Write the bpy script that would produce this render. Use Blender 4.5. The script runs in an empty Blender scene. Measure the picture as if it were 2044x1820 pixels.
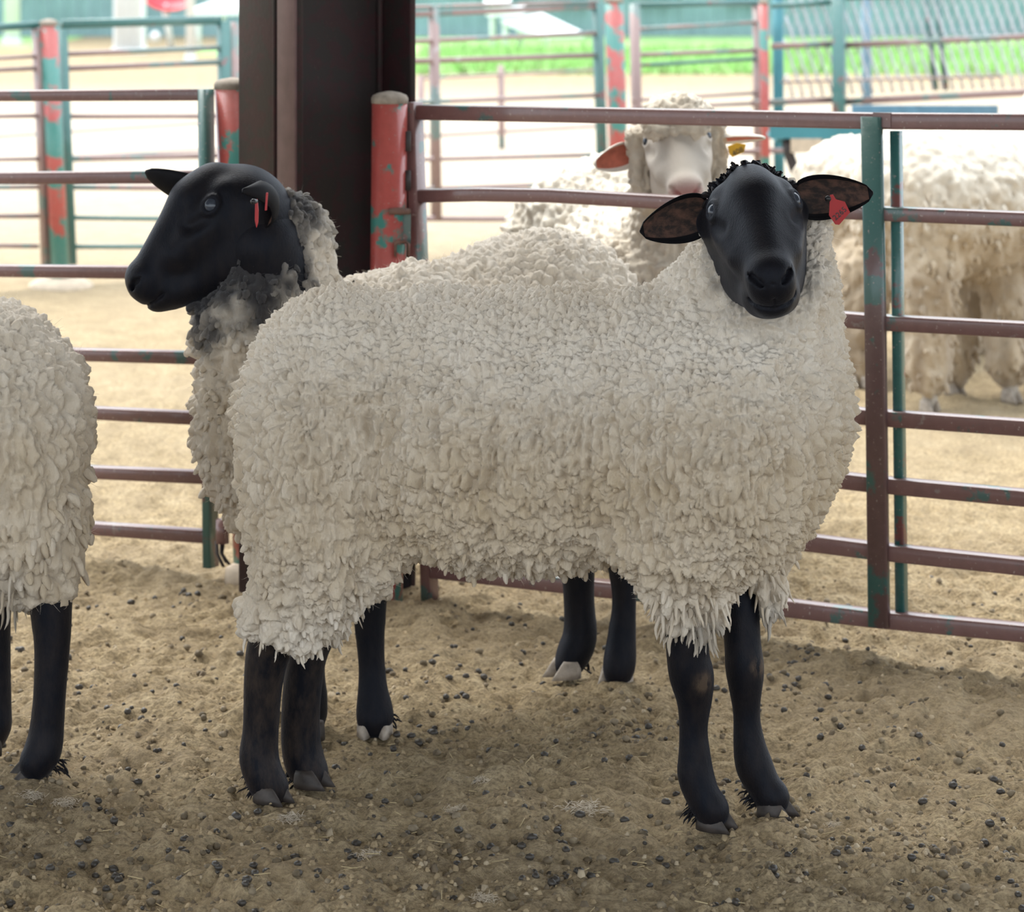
import bpy, math, random
import numpy as np
from mathutils import Vector, Matrix

# ------------------------------------------------------------------ scene, camera, light, exposure
S = bpy.context.scene
COL = S.collection
F, CX, HY, H = 6075.0, 1022.0, -120.0, 1.30      # focal length in pixels of the 2044 x 1820 frame, horizon row, eye height (m)

cam = bpy.data.cameras.new('camera')
cam.sensor_fit = 'HORIZONTAL'; cam.sensor_width = 36.0
cam.lens = F / 2044 * 36.0
cam.shift_y = -(910 - HY) / 2044.0
cam.clip_start = 0.1; cam.clip_end = 400
cam.dof.use_dof = True; cam.dof.focus_distance = 4.42; cam.dof.aperture_fstop = 8.5
cam_ob = bpy.data.objects.new('camera', cam); COL.objects.link(cam_ob)
cam_ob.location = (0, 0, H); cam_ob.rotation_euler = (math.pi / 2, 0, 0)
S.camera = cam_ob

SKY_LOW, SKY_HIGH = 1.15, 1.55
w = bpy.data.worlds.new('sky'); S.world = w; w.use_nodes = True
nt = w.node_tree; nt.nodes.clear()
o_ = nt.nodes.new('ShaderNodeOutputWorld'); b_ = nt.nodes.new('ShaderNodeBackground')
tc = nt.nodes.new('ShaderNodeTexCoord'); sp = nt.nodes.new('ShaderNodeSeparateXYZ'); mr = nt.nodes.new('ShaderNodeMapRange')
mr.inputs['From Min'].default_value = 0; mr.inputs['From Max'].default_value = 1
mr.inputs['To Min'].default_value = SKY_LOW; mr.inputs['To Max'].default_value = SKY_HIGH
nt.links.new(tc.outputs['Generated'], sp.inputs[0]); nt.links.new(sp.outputs['Z'], mr.inputs['Value'])
b_.inputs['Color'].default_value = (0.84, 0.92, 1.0, 1)
nt.links.new(mr.outputs[0], b_.inputs['Strength']); nt.links.new(b_.outputs[0], o_.inputs[0])

sun = bpy.data.lights.new('sun', 'SUN'); sun.energy = 3.1; sun.angle = math.radians(50); sun.color = (1.0, 0.95, 0.86)
sun_ob = bpy.data.objects.new('sun', sun); COL.objects.link(sun_ob)
sun_ob.rotation_euler = Vector((0.22, -0.37, -0.90)).to_track_quat('-Z', 'Y').to_euler()   # high, from behind the yard

S.view_settings.view_transform = 'Standard'; S.view_settings.look = 'None'
S.view_settings.gamma = 1.0; S.view_settings.use_curve_mapping = False
S.view_settings.exposure = 1.0

# ------------------------------------------------------------------ helpers
def P(px, py, Y):
    return np.array([(px - CX) / F * Y, Y, H - (py - HY) / F * Y])
def gY(py):
    return H * F / (py - HY)
def nrm(v):
    v = np.asarray(v, float); return v / np.linalg.norm(v)

def mk_mesh(name, v, polys, smooth=True):
    """v (n,3); polys: list of arrays (m,k) of equal-length faces"""
    me = bpy.data.meshes.new(name)
    if isinstance(polys, np.ndarray): polys = [polys]
    polys = [np.asarray(p, np.int32) for p in polys if len(p)]
    nl = sum(p.size for p in polys); npoly = sum(len(p) for p in polys)
    me.vertices.add(len(v)); me.vertices.foreach_set('co', np.asarray(v, np.float32).ravel())
    me.loops.add(nl); me.loops.foreach_set('vertex_index', np.concatenate([p.ravel() for p in polys]))
    me.polygons.add(npoly)
    tot = np.concatenate([np.full(len(p), p.shape[1], np.int32) for p in polys])
    st = np.concatenate([[0], np.cumsum(tot)[:-1]]).astype(np.int32)
    me.polygons.foreach_set('loop_start', st); me.polygons.foreach_set('loop_total', tot)
    me.polygons.foreach_set('use_smooth', np.full(npoly, smooth))
    me.update(calc_edges=True)
    return me

def obj(name, me, mats=None, parent=None, kind=None, label=None, cat=None, group=None):
    o = bpy.data.objects.new(name, me); COL.objects.link(o)
    if mats is not None:
        for m in (mats if isinstance(mats, (list, tuple)) else [mats]):
            if m.name not in [x.name for x in me.materials if x]: me.materials.append(m)
    if parent is not None: o.parent = parent; o.matrix_parent_inverse = parent_inv(parent)
    tag(o, label, cat, group, kind)
    return o
def parent_inv(p):
    return Matrix.Translation(-p.location) if p.parent is None else Matrix.Identity(4)
def tag(o, label=None, cat=None, group=None, kind=None):
    if label: o['label'] = label
    if cat: o['category'] = cat
    if group: o['group'] = group
    if kind: o['kind'] = kind
    return o
def thing(name, label, cat, loc=(0, 0, 0), group=None):
    o = bpy.data.objects.new(name, None); COL.objects.link(o); o.location = [float(c) for c in loc]
    o.empty_display_size = 0.05
    return tag(o, label, cat, group)
def tattr(me, name, arr):
    a = me.attributes.new(name, 'FLOAT', 'POINT'); a.data.foreach_set('value', np.asarray(arr, np.float32).ravel())

class MB:
    """collects simple shapes into one mesh"""
    def __init__(s): s.v = []; s.q = []; s.t = []; s.n = 0; s.mi = []
    def add(s, v, quads=(), tris=()):
        v = np.asarray(v, float); s.v.append(v)
        if len(quads): s.q.append(np.asarray(quads, int) + s.n)
        if len(tris): s.t.append(np.asarray(tris, int) + s.n)
        s.n += len(v)
    def mesh(s, name, smooth=True):
        polys = []
        if s.q: polys.append(np.concatenate(s.q))
        if s.t: polys.append(np.concatenate(s.t))
        return mk_mesh(name, np.concatenate(s.v), polys, smooth)

def ring_faces(nr, nc, cap=True):
    q = []
    for i in range(nr - 1):
        for j in range(nc):
            a = i * nc + j; b = i * nc + (j + 1) % nc
            q.append((a, b, b + nc, a + nc))
    t = []
    if cap:
        for j in range(1, nc - 1):
            t.append((0, j + 1, j)); e = (nr - 1) * nc; t.append((e, e + j, e + j + 1))
    return q, t

def sweep(mb, path, prof, side, up):
    """prof: (n,2) profile in (side, up) units of metres, or list per path point"""
    path = np.asarray(path, float); n = len(path); vs = []
    for i, p in enumerate(path):
        pr = np.asarray(prof[i] if isinstance(prof, list) else prof, float)
        vs.append(p + pr[:, :1] * side + pr[:, 1:] * up)
    q, t = ring_faces(n, len(vs[0])); mb.add(np.concatenate(vs), q, t)

def rrect(w, h, r, seg=2):
    out = []
    for cx, cy, a0 in ((w / 2 - r, h / 2 - r, 0), (-w / 2 + r, h / 2 - r, 90), (-w / 2 + r, -h / 2 + r, 180), (w / 2 - r, -h / 2 + r, 270)):
        for k in range(seg + 1):
            a = math.radians(a0 + 90 * k / seg); out.append((cx + r * math.cos(a), cy + r * math.sin(a)))
    return np.array(out)
def box(mb, c, ax, ay, az):
    """centre and three half-axis vectors"""
    c, ax, ay, az = [np.asarray(q, float) for q in (c, ax, ay, az)]
    v = [c + i * ax + j * ay + k * az for k in (-1, 1) for j in (-1, 1) for i in (-1, 1)]
    mb.add(v, [(0, 2, 3, 1), (4, 5, 7, 6), (0, 1, 5, 4), (2, 6, 7, 3), (0, 4, 6, 2), (1, 3, 7, 5)])
def tube(mb, path, radii, n=12, flat=1.0):
    path = np.asarray(path, float); m = len(path)
    radii = np.broadcast_to(radii, (m,)); vs = []
    tn = np.gradient(path, axis=0)
    ref = np.array([0.13, 0.21, 0.97]) if abs(nrm(path[-1] - path[0])[2]) < .9 else np.array([0.97, .21, .1])
    for i in range(m):
        t = nrm(tn[i]); a = nrm(np.cross(t, ref)); b = np.cross(t, a)
        ang = np.linspace(0, 2 * math.pi, n, endpoint=False)
        vs.append(path[i] + radii[i] * (np.cos(ang)[:, None] * a + flat * np.sin(ang)[:, None] * b))
    q, t = ring_faces(m, n); mb.add(np.concatenate(vs), q, t)

# ------------------------------------------------------------------ noise
def _h(i, j, k, s):
    n = (i.astype(np.uint32) * np.uint32(374761393) + j.astype(np.uint32) * np.uint32(668265263)
         + k.astype(np.uint32) * np.uint32(2147483647 - 58) + np.uint32(s * 974711 + 12345))
    n ^= n >> np.uint32(13); n *= np.uint32(1274126177); n ^= n >> np.uint32(16); n *= np.uint32(2246822519); n ^= n >> np.uint32(15)
    return n
def hash01(i, j, k, s):
    return (_h(i, j, k, s) >> np.uint32(8)).astype(np.float32) / np.float32(1 << 24)
def vnoise(p, s=0):
    p = np.asarray(p, np.float32); b = np.floor(p); f = p - b; b = b.astype(np.int64); u = f * f * (3 - 2 * f)
    r = 0
    for dx in (0, 1):
        for dy in (0, 1):
            for dz in (0, 1):
                wgt = (u[:, 0] if dx else 1 - u[:, 0]) * (u[:, 1] if dy else 1 - u[:, 1]) * (u[:, 2] if dz else 1 - u[:, 2])
                r = r + wgt * hash01(b[:, 0] + dx, b[:, 1] + dy, b[:, 2] + dz, s)
    return r * 2 - 1
def worley(p, s=0):
    """F1, F2, vector to the nearest seed, id of it"""
    p = np.asarray(p, np.float32); b = np.floor(p).astype(np.int64); n = len(p)
    F1 = np.full(n, 9, np.float32); F2 = F1.copy(); D = np.zeros((n, 3), np.float32); I = np.zeros(n, np.float32)
    for dx in (-1, 0, 1):
        for dy in (-1, 0, 1):
            for dz in (-1, 0, 1):
                i, j, k = b[:, 0] + dx, b[:, 1] + dy, b[:, 2] + dz
                h = _h(i, j, k, s)
                q = np.stack([(i + .1 + .8 * ((h & np.uint32(1023)) / 1023.0)), (j + .1 + .8 * (((h >> np.uint32(10)) & np.uint32(1023)) / 1023.0)),
                              (k + .1 + .8 * (((h >> np.uint32(20)) & np.uint32(1023)) / 1023.0))], 1).astype(np.float32) - p
                d = np.sqrt((q * q).sum(1)); m = d < F1
                F2 = np.where(m, F1, np.minimum(F2, d)); F1 = np.where(m, d, F1)
                D[m] = q[m]; I[m] = ((h[m] >> np.uint32(7)) & np.uint32(1023)) / 1023.0
    return F1, F2, D, I

# ------------------------------------------------------------------ implicit bodies
class SDF:
    def __init__(s): s.p = []
    def cap(s, a, b, ra, rb=None, k=.03, op=1):
        a = np.asarray(a, float); b = np.asarray(b, float); rb = ra if rb is None else rb; R = max(ra, rb)
        s.p.append(('c', (a, b, ra, rb), np.minimum(a, b) - R, np.maximum(a, b) + R, k, op)); return s
    def chain(s, pts, k=.03, op=1):
        for (a, ra), (b, rb) in zip(pts[:-1], pts[1:]): s.cap(a, b, ra, rb, k, op)
        return s
    def ell(s, c, r, R=None, k=.03, op=1):
        c = np.asarray(c, float); r = np.asarray(r, float); R = np.eye(3) if R is None else np.asarray(R, float)
        e = np.abs(R) @ r
        s.p.append(('e', (c, r, R), c - e, c + e, k, op)); return s
    def at(s, p):
        d = .5
        for kd, pr, bl, bh, k, op in s.p:
            if kd == 'c':
                a, b, ra, rb = pr; ba = b - a; t = min(1, max(0, (p - a) @ ba / max(ba @ ba, 1e-9))); e = np.linalg.norm(p - a - t * ba) - ra - t * (rb - ra)
            else:
                c, r, R = pr; q = R.T @ (p - c); k0 = np.linalg.norm(q / r); e = k0 * (k0 - 1) / (np.linalg.norm(q / r ** 2) + 1e-6)
            h = max(k - abs(d - op * e), 0) / k; d = min(d, e) - h * h * k / 4 if op > 0 else max(d, -e) + max(k - abs(d + e), 0) ** 2 / k / 4
        return d
    def mesh(s, h, zcut=None):
        lo = np.min([q[2] for q in s.p if q[5] > 0], 0) - 4 * h; hi = np.max([q[3] for q in s.p if q[5] > 0], 0) + 4 * h
        n = np.ceil((hi - lo) / h).astype(int) + 1
        g = [(lo[i] + h * np.arange(n[i])).astype(np.float32) for i in range(3)]
        d = np.full(n, 0.5, np.float32)
        for kd, pr, bl, bh, k, op in s.p:
            pad = k + 3 * h
            i0 = np.clip(np.floor((bl - pad - lo) / h).astype(int), 0, n); i1 = np.clip(np.ceil((bh + pad - lo) / h).astype(int) + 1, 0, n)
            if np.any(i1 <= i0): continue
            sl = tuple(slice(a, b) for a, b in zip(i0, i1))
            X = g[0][sl[0]][:, None, None]; Y = g[1][sl[1]][None, :, None]; Z = g[2][sl[2]][None, None, :]
            if kd == 'c':
                a, b, ra, rb = pr; ba = b - a; L = max(float(ba @ ba), 1e-9)
                x, y, z = X - np.float32(a[0]), Y - np.float32(a[1]), Z - np.float32(a[2])
                t = np.clip((x * np.float32(ba[0]) + y * np.float32(ba[1]) + z * np.float32(ba[2])) / np.float32(L), 0, 1)
                e = np.sqrt((x - t * np.float32(ba[0])) ** 2 + (y - t * np.float32(ba[1])) ** 2 + (z - t * np.float32(ba[2])) ** 2) - (np.float32(ra) + t * np.float32(rb - ra))
            else:
                c, r, R = pr
                x, y, z = X - np.float32(c[0]), Y - np.float32(c[1]), Z - np.float32(c[2])
                q = [np.float32(R[0, i]) * x + np.float32(R[1, i]) * y + np.float32(R[2, i]) * z for i in range(3)]
                k0 = np.sqrt(sum((q[i] / np.float32(r[i])) ** 2 for i in range(3)))
                k1 = np.sqrt(sum((q[i] / np.float32(r[i] ** 2)) ** 2 for i in range(3))) + 1e-6
                e = k0 * (k0 - 1) / k1
            D = d[sl]
            if op > 0:
                hh = np.clip(k - np.abs(D - e), 0, None) / k; d[sl] = np.minimum(D, e) - hh * hh * (k * .25)
            else:
                hh = np.clip(k - np.abs(D + e), 0, None) / k; d[sl] = np.maximum(D, -e) + hh * hh * (k * .25)
        if zcut is not None:
            d = np.maximum(d, (np.float32(zcut) - g[2])[None, None, :])
        return surface_nets(d, lo, h)

def surface_nets(d, org, h):
    s = d < 0; cnt = np.zeros(np.array(d.shape) - 1, np.int8); n = cnt.shape
    for dx in (0, 1):
        for dy in (0, 1):
            for dz in (0, 1): cnt += s[dx:dx + n[0], dy:dy + n[1], dz:dz + n[2]]
    m = (cnt > 0) & (cnt < 8); ii = np.argwhere(m); idx = np.full(n, -1, np.int32); idx[m] = np.arange(len(ii))
    acc = np.zeros((len(ii), 3)); num = np.zeros(len(ii))
    for ax in range(3):
        o = [a for a in range(3) if a != ax]; e = np.zeros(3, int); e[ax] = 1
        for a in (0, 1):
            for b in (0, 1):
                off = np.zeros(3, int); off[o[0]] = a; off[o[1]] = b
                p0 = ii + off; p1 = p0 + e
                d0 = d[p0[:, 0], p0[:, 1], p0[:, 2]]; d1 = d[p1[:, 0], p1[:, 1], p1[:, 2]]
                c = (d0 < 0) != (d1 < 0); t = np.where(c, d0 / np.where(c, d0 - d1, 1), 0)
                acc[c] += off + e * t[c][:, None]; num[c] += 1
    v = (ii + acc / num[:, None]) * h + org
    Q = []
    for ax in range(3):
        u, wv = [(1, 2), (2, 0), (0, 1)][ax]
        sl0 = [slice(1, -1)] * 3; sl1 = [slice(1, -1)] * 3; sl0[ax] = slice(0, -1); sl1[ax] = slice(1, None)
        s0 = s[tuple(sl0)]; s1 = s[tuple(sl1)]; g = np.argwhere(s0 != s1)
        if not len(g): continue
        ins = s0[g[:, 0], g[:, 1], g[:, 2]]
        base = np.ones(3, int); base[ax] = 0; g = g + base
        eu = np.zeros(3, int); eu[u] = 1; ew = np.zeros(3, int); ew[wv] = 1
        c = [idx[tuple((g - a).T)] for a in (eu * 0, eu, eu + ew, ew)]
        q = np.stack(c, 1); q[~ins] = q[~ins][:, ::-1]; Q.append(q)
    return v, np.concatenate(Q)

def relax(v, q, it=1, f=.5):
    for _ in range(it):
        a = np.zeros_like(v); c = np.zeros(len(v))
        for i in range(4):
            for j in (1, 3):
                np.add.at(a, q[:, i], v[q[:, (i + j) % 4]]); np.add.at(c, q[:, i], 1)
        v = v + f * (a / c[:, None] - v)
    return v
def subdivide(v, q):
    """one Catmull-Clark step on a closed quad mesh"""
    n = len(v); fp = v[q].mean(1)
    e = np.concatenate([q[:, [i, (i + 1) % 4]] for i in range(4)]); fi = np.tile(np.arange(len(q)), 4)
    es = np.sort(e, 1); key = es[:, 0].astype(np.int64) * n + es[:, 1]
    uk, inv = np.unique(key, return_inverse=True); a, b = uk // n, uk % n; ne = len(uk)
    cnt = np.bincount(inv, minlength=ne)
    fsum = np.stack([np.bincount(inv, fp[fi, c], ne) for c in range(3)], 1)
    ep = np.where((cnt == 2)[:, None], (v[a] + v[b] + fsum) / 4, (v[a] + v[b]) / 2)
    mid = (v[a] + v[b]) / 2
    val = np.bincount(np.concatenate([a, b]), minlength=n).astype(float)
    R = np.stack([np.bincount(np.concatenate([a, b]), np.concatenate([mid[:, c]] * 2), n) for c in range(3)], 1) / val[:, None]
    fc = np.bincount(q.ravel(), minlength=n).astype(float)
    Fp = np.stack([np.bincount(q.ravel(), np.repeat(fp[:, c], 4), n) for c in range(3)], 1) / fc[:, None]
    V = (Fp + 2 * R + (val - 3)[:, None] * v) / val[:, None]
    E = inv.reshape(4, -1) + n; C = np.arange(len(q)) + n + ne
    nq = np.concatenate([np.stack([q[:, i], E[i], C, E[(i - 1) % 4]], 1) for i in range(4)])
    return np.concatenate([V, ep, fp]), nq
def vnormals(v, q):
    fn = np.cross(v[q[:, 2]] - v[q[:, 0]], v[q[:, 3]] - v[q[:, 1]])
    N = np.stack([np.bincount(q.ravel(), np.repeat(fn[:, c], 4), len(v)) for c in range(3)], 1)
    return N / (np.linalg.norm(N, axis=1)[:, None] + 1e-12)
def sstep(a, b, x):
    t = np.clip((x - a) / (b - a), 0, 1); return t * t * (3 - 2 * t)

# ------------------------------------------------------------------ materials
def mat(name):
    m = bpy.data.materials.new(name); m.use_nodes = True
    nt = m.node_tree; b = nt.nodes['Principled BSDF']
    return m, nt, b
def N(nt, t, **kw):
    n = nt.nodes.new('ShaderNode' + t)
    for k, v in kw.items():
        if hasattr(n, k) and k not in n.inputs: setattr(n, k, v)
        else: n.inputs[k].default_value = v
    return n
def noise(nt, scale, detail=4, rough=.55, vec=None, stretch=None):
    n = N(nt, 'TexNoise', Scale=scale, Detail=detail, Roughness=rough)
    if vec is None:
        t = N(nt, 'TexCoord'); vec = t.outputs['Object']
    if stretch:
        mp = N(nt, 'Mapping'); mp.inputs['Scale'].default_value = stretch; nt.links.new(vec, mp.inputs[0]); vec = mp.outputs[0]
    nt.links.new(vec, n.inputs['Vector']); return n
def ramp(nt, fac, stops):
    r = N(nt, 'ValToRGB'); e = r.color_ramp.elements
    while len(e) < len(stops): e.new(.5)
    for x, (p, c) in zip(e, stops): x.position = p; x.color = (*c, 1) if len(c) == 3 else c
    nt.links.new(fac, r.inputs[0]); return r.outputs[0]
def mix(nt, fac, a, b):
    m = N(nt, 'Mix', data_type='RGBA')
    for k, s in ((0, fac), (6, a), (7, b)):
        if isinstance(s, (tuple, list)): m.inputs[k].default_value = (*s, 1)
        elif isinstance(s, (int, float)): m.inputs[k].default_value = s
        else: nt.links.new(s, m.inputs[k])
    return m.outputs[2]
def bump(nt, b, height, strength=.3, dist=.01):
    bp = N(nt, 'Bump', Strength=strength, Distance=dist); nt.links.new(height, bp.inputs['Height']); nt.links.new(bp.outputs[0], b.inputs['Normal'])
def attr(nt, name):
    return N(nt, 'Attribute', attribute_name=name).outputs['Fac']
def W(n): return n.outputs['Fac']

def plain(name, col, rough=.6, var=.15, scale=30, metal=0, spec=.5):
    m, nt, b = mat(name)
    c = tuple(col); d = tuple(x * (1 - var) for x in col); e = tuple(min(1, x * (1 + var)) for x in col)
    nt.links.new(ramp(nt, W(noise(nt, scale)), [(.3, d), (.7, e)]), b.inputs['Base Color'])
    b.inputs['Roughness'].default_value = rough; b.inputs['Metallic'].default_value = metal; b.inputs['Specular IOR Level'].default_value = spec
    return m

def paint(name, main, other, amount, third=None, rough=.42, scale=9, zg=None, coat=.6, spec=.5, speck=(.36, .30, .28)):
    """chipped paint: main colour with patches of an older coat"""
    m, nt, b = mat(name)
    base = mix(nt, W(noise(nt, 60, 5)), tuple(x * .8 for x in main), tuple(x * 1.2 for x in main))
    src = W(noise(nt, scale, 6, .6))
    if zg:                                                     # the older coat survives higher up
        tc = N(nt, 'TexCoord'); sx = N(nt, 'SeparateXYZ'); nt.links.new(tc.outputs['Object'], sx.inputs[0])
        zr = N(nt, 'MapRange'); nt.links.new(sx.outputs['Z'], zr.inputs[0]); zr.inputs['From Min'].default_value, zr.inputs['From Max'].default_value = zg; zr.inputs['To Max'].default_value = -.22
        sm = N(nt, 'Math', operation='ADD'); nt.links.new(src, sm.inputs[0]); nt.links.new(zr.outputs[0], sm.inputs[1]); src = sm.outputs[0]
    f = ramp(nt, src, [(.5 - amount, (1, 1, 1)), (.53 - amount, (0, 0, 0))])
    c = mix(nt, f, base, other)
    if third:
        f2 = ramp(nt, W(noise(nt, scale * 2.3, 6, .65)), [(.64, (0, 0, 0)), (.68, (1, 1, 1))]); c = mix(nt, f2, c, third)
    f3 = ramp(nt, W(noise(nt, 160, 3)), [(.66, (0, 0, 0)), (.72, (1, 1, 1))])
    c = mix(nt, f3, c, speck)
    nt.links.new(c, b.inputs['Base Color']); b.inputs['Roughness'].default_value = rough; b.inputs['Coat Weight'].default_value = coat; b.inputs['Specular IOR Level'].default_value = spec; b.inputs['Coat Roughness'].default_value = .16
    bump(nt, b, W(noise(nt, 90, 5)), .15, .004)
    return m

M = {}
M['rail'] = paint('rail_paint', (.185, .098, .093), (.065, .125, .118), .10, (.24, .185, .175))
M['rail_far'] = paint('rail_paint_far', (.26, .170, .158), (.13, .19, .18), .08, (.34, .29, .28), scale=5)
M['teal'] = paint('teal_paint', (.035, .135, .125), (.17, .06, .055), .14, (.09, .15, .15))
M['stile'] = paint('stile_paint', (.125, .072, .072), (.045, .125, .115), .05, None, scale=6, zg=(.62, .95))
M['red_post'] = paint('red_post_paint', (.40, .075, .065), (.045, .21, .18), .085, None, .4, 7)
M['red_post_worn'] = paint('red_post_worn_paint', (.40, .075, .065), (.045, .21, .18), .015, None, .4, 9)
M['steel'] = paint('column_paint', (.034, .0155, .018), (.024, .019, .019), .02, (.046, .015, .018), .5, 26, coat=.0, spec=.25, speck=(.05, .036, .034))
M['rust'] = plain('rusty_iron', (.16, .085, .065), .7, .3, 50)
M['dust'] = plain('dusty_cap', (.27, .23, .19), .9, .25, 60)
M['dark'] = plain('dark_iron', (.035, .028, .028), .6, .3)
M['white'] = plain('white_paint', (.75, .78, .80), .5, .05)
M['stone'] = plain('pale_concrete', (.52, .43, .33), .9, .2, 30)
M['blue_post'] = plain('blue_grey_paint', (.13, .22, .28), .5, .15)
M['galv'] = plain('galvanised_wire', (.55, .56, .60), .35, .1, 20, .6)
M['board'] = plain('teal_board', (.045, .20, .24), .6, .2, 8)
M['barn'] = plain('barn_sheet', (.20, .33, .34), .55, .2, 1.5)
M['redplastic'] = plain('red_plastic', (.72, .05, .07), .35, .05)

# fleece
def fleece_mat(name, clean, dirty, dark, amt=.5, bumpy=.5):
    m, nt, b = mat(name)
    n1 = W(noise(nt, 5, 5, .6)); n2 = W(noise(nt, 55, 4, .6))
    d = attr(nt, 'dirt')
    a1 = N(nt, 'Math', operation='MULTIPLY_ADD'); nt.links.new(n1, a1.inputs[0]); a1.inputs[1].default_value = .9; nt.links.new(d, a1.inputs[2])
    a2 = N(nt, 'Math', operation='MULTIPLY_ADD'); nt.links.new(n2, a2.inputs[0]); a2.inputs[1].default_value = .5; nt.links.new(a1.outputs[0], a2.inputs[2])
    f = N(nt, 'MapRange'); nt.links.new(a2.outputs[0], f.inputs[0]); f.inputs['From Min'].default_value = .45; f.inputs['From Max'].default_value = 1.45
    c = mix(nt, f.outputs[0], clean, dirty)
    c = mix(nt, attr(nt, 'tint'), c, dark)
    nt.links.new(c, b.inputs['Base Color']); b.inputs['Roughness'].default_value = .95
    b.inputs['Specular IOR Level'].default_value = .1
    b.inputs['Sheen Weight'].default_value = .25; b.inputs['Sheen Roughness'].default_value = .6
    fib = noise(nt, 260, 4, .7, stretch=(1, 1, .35)); bump(nt, b, W(fib), bumpy, .006)
    return m
M['fleece'] = fleece_mat('suffolk_fleece', (.77, .70, .605), (.52, .41, .27), (.035, .033, .036))
M['fleece_merino'] = fleece_mat('merino_fleece', (.74, .69, .60), (.50, .40, .28), (.17, .115, .075))

def hide_mat(name, black, brown, f_attr, rough=.5, sheen=.5, pink=None):
    m, nt, b = mat(name)
    n = W(noise(nt, 45, 5, .7, stretch=(1, 1, .4)))
    a = N(nt, 'Math', operation='MULTIPLY'); nt.links.new(ramp(nt, n, [(.38, (0, 0, 0)), (.72, (1, 1, 1))]), a.inputs[0]); nt.links.new(attr(nt, f_attr), a.inputs[1])
    c = mix(nt, a.outputs[0], black, brown)
    if pink: c = mix(nt, attr(nt, 'nose'), c, pink)
    nt.links.new(c, b.inputs['Base Color']); b.inputs['Roughness'].default_value = rough; b.inputs['Specular IOR Level'].default_value = .15; b.inputs['Specular Tint'].default_value = (.72, .82, 1, 1)
    b.inputs['Sheen Weight'].default_value = sheen; b.inputs['Sheen Roughness'].default_value = .45; b.inputs['Sheen Tint'].default_value = (.55, .62, .85, 1)
    bump(nt, b, W(noise(nt, 420, 3, .7, stretch=(1, 1, .3))), .35, .003)
    return m
M['hide'] = hide_mat('black_hide', (.0055, .0055, .008), (.075, .052, .036), 'dust', .5, .06)
M['hide_white'] = hide_mat('cream_hide', (.50, .455, .40), (.42, .35, .29), 'dust', .8, .1, (.36, .155, .145))
M['ear_out'] = plain('black_ear_hair', (.006, .006, .008), .6, .2, 80, spec=.15)
def ear_in_mat():
    m, nt, b = mat('brown_ear_lining')
    f = ramp(nt, W(noise(nt, 38, 5, .6, stretch=(1, 2.2, 2.2))), [(.42, (.020, .014, .013)), (.66, (.125, .062, .044))])
    nt.links.new(f, b.inputs['Base Color']); b.inputs['Roughness'].default_value = .7; return m
M['ear_in'] = ear_in_mat()
M['ear_white'] = plain('cream_ear_hair', (.80, .75, .68), .85, .1, 60)
M['ear_pink'] = plain('pink_ear_lining', (.50, .15, .10), .7, .25, 50)
M['hoof'] = plain('dark_hoof', (.048, .038, .033), .6, .4, 60)
M['hoof_pale'] = plain('pale_hoof', (.34, .29, .24), .55, .3, 60)
M['tag_red'] = plain('red_tag', (.38, .010, .016), .35, .05)
M['tag_yellow'] = plain('yellow_tag', (.72, .40, .02), .4, .05)
M['ink'] = plain('black_ink', (.01, .01, .012), .4, .05)
def eye_mat():
    m, nt, b = mat('glossy_eye'); nt.links.new(ramp(nt, W(noise(nt, 90, 3)), [(.3, (.020, .026, .040)), (.7, (.045, .055, .075))]), b.inputs['Base Color'])  # bluish-grey sky reflection painted into the eye colour
    b.inputs['Roughness'].default_value = .16; return m
M['eye'] = eye_mat()

# ground
def ground_mat():
    m, nt, b = mat('sandy_pen_soil')
    big = W(noise(nt, 1.1, 4)); mid = W(noise(nt, 9, 6, .65)); fine = W(noise(nt, 130, 5, .7))
    c = ramp(nt, mid, [(.30, (.32, .245, .15)), (.52, (.47, .365, .22)), (.72, (.57, .46, .295))])
    c = mix(nt, ramp(nt, fine, [(.38, (.75, .75, .75)), (.58, (0, 0, 0))]), c, (.15, .115, .072))
    c = mix(nt, ramp(nt, fine, [(.62, (0, 0, 0)), (.75, (.6, .6, .6))]), c, (.60, .50, .34))
    c = mix(nt, ramp(nt, big, [(.4, (0, 0, 0)), (.65, (.45, .45, .45))]), c, (.37, .295, .20))
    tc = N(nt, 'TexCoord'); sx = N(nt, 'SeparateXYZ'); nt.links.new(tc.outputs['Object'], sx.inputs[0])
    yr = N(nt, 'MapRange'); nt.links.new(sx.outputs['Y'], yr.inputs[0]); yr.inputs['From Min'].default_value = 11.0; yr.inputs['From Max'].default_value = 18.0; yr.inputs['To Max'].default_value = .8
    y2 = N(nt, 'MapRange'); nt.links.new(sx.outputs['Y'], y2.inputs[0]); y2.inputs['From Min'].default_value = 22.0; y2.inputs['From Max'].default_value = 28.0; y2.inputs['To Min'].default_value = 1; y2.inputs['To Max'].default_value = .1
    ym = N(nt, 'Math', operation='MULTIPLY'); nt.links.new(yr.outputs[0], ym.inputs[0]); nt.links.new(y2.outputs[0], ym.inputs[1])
    c = mix(nt, ym.outputs[0], c, mix(nt, mid, (.52, .44, .35), (.64, .57, .49)))          # far yard paler: overexposed daylight painted into the soil colour
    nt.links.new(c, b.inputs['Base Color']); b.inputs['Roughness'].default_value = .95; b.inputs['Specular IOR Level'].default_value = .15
    add = N(nt, 'Math', operation='MULTIPLY_ADD'); nt.links.new(fine, add.inputs[0]); add.inputs[1].default_value = .6; nt.links.new(W(noise(nt, 40, 5, .6)), add.inputs[2])
    bump(nt, b, add.outputs[0], .9, .016)
    return m
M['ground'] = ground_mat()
M['lawn'] = plain('lawn_green', (.30, .50, .18), .9, .35, 3)
M['roofm'] = plain('roof_sheet', (.20, .20, .21), .6, .2, 3)
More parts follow.
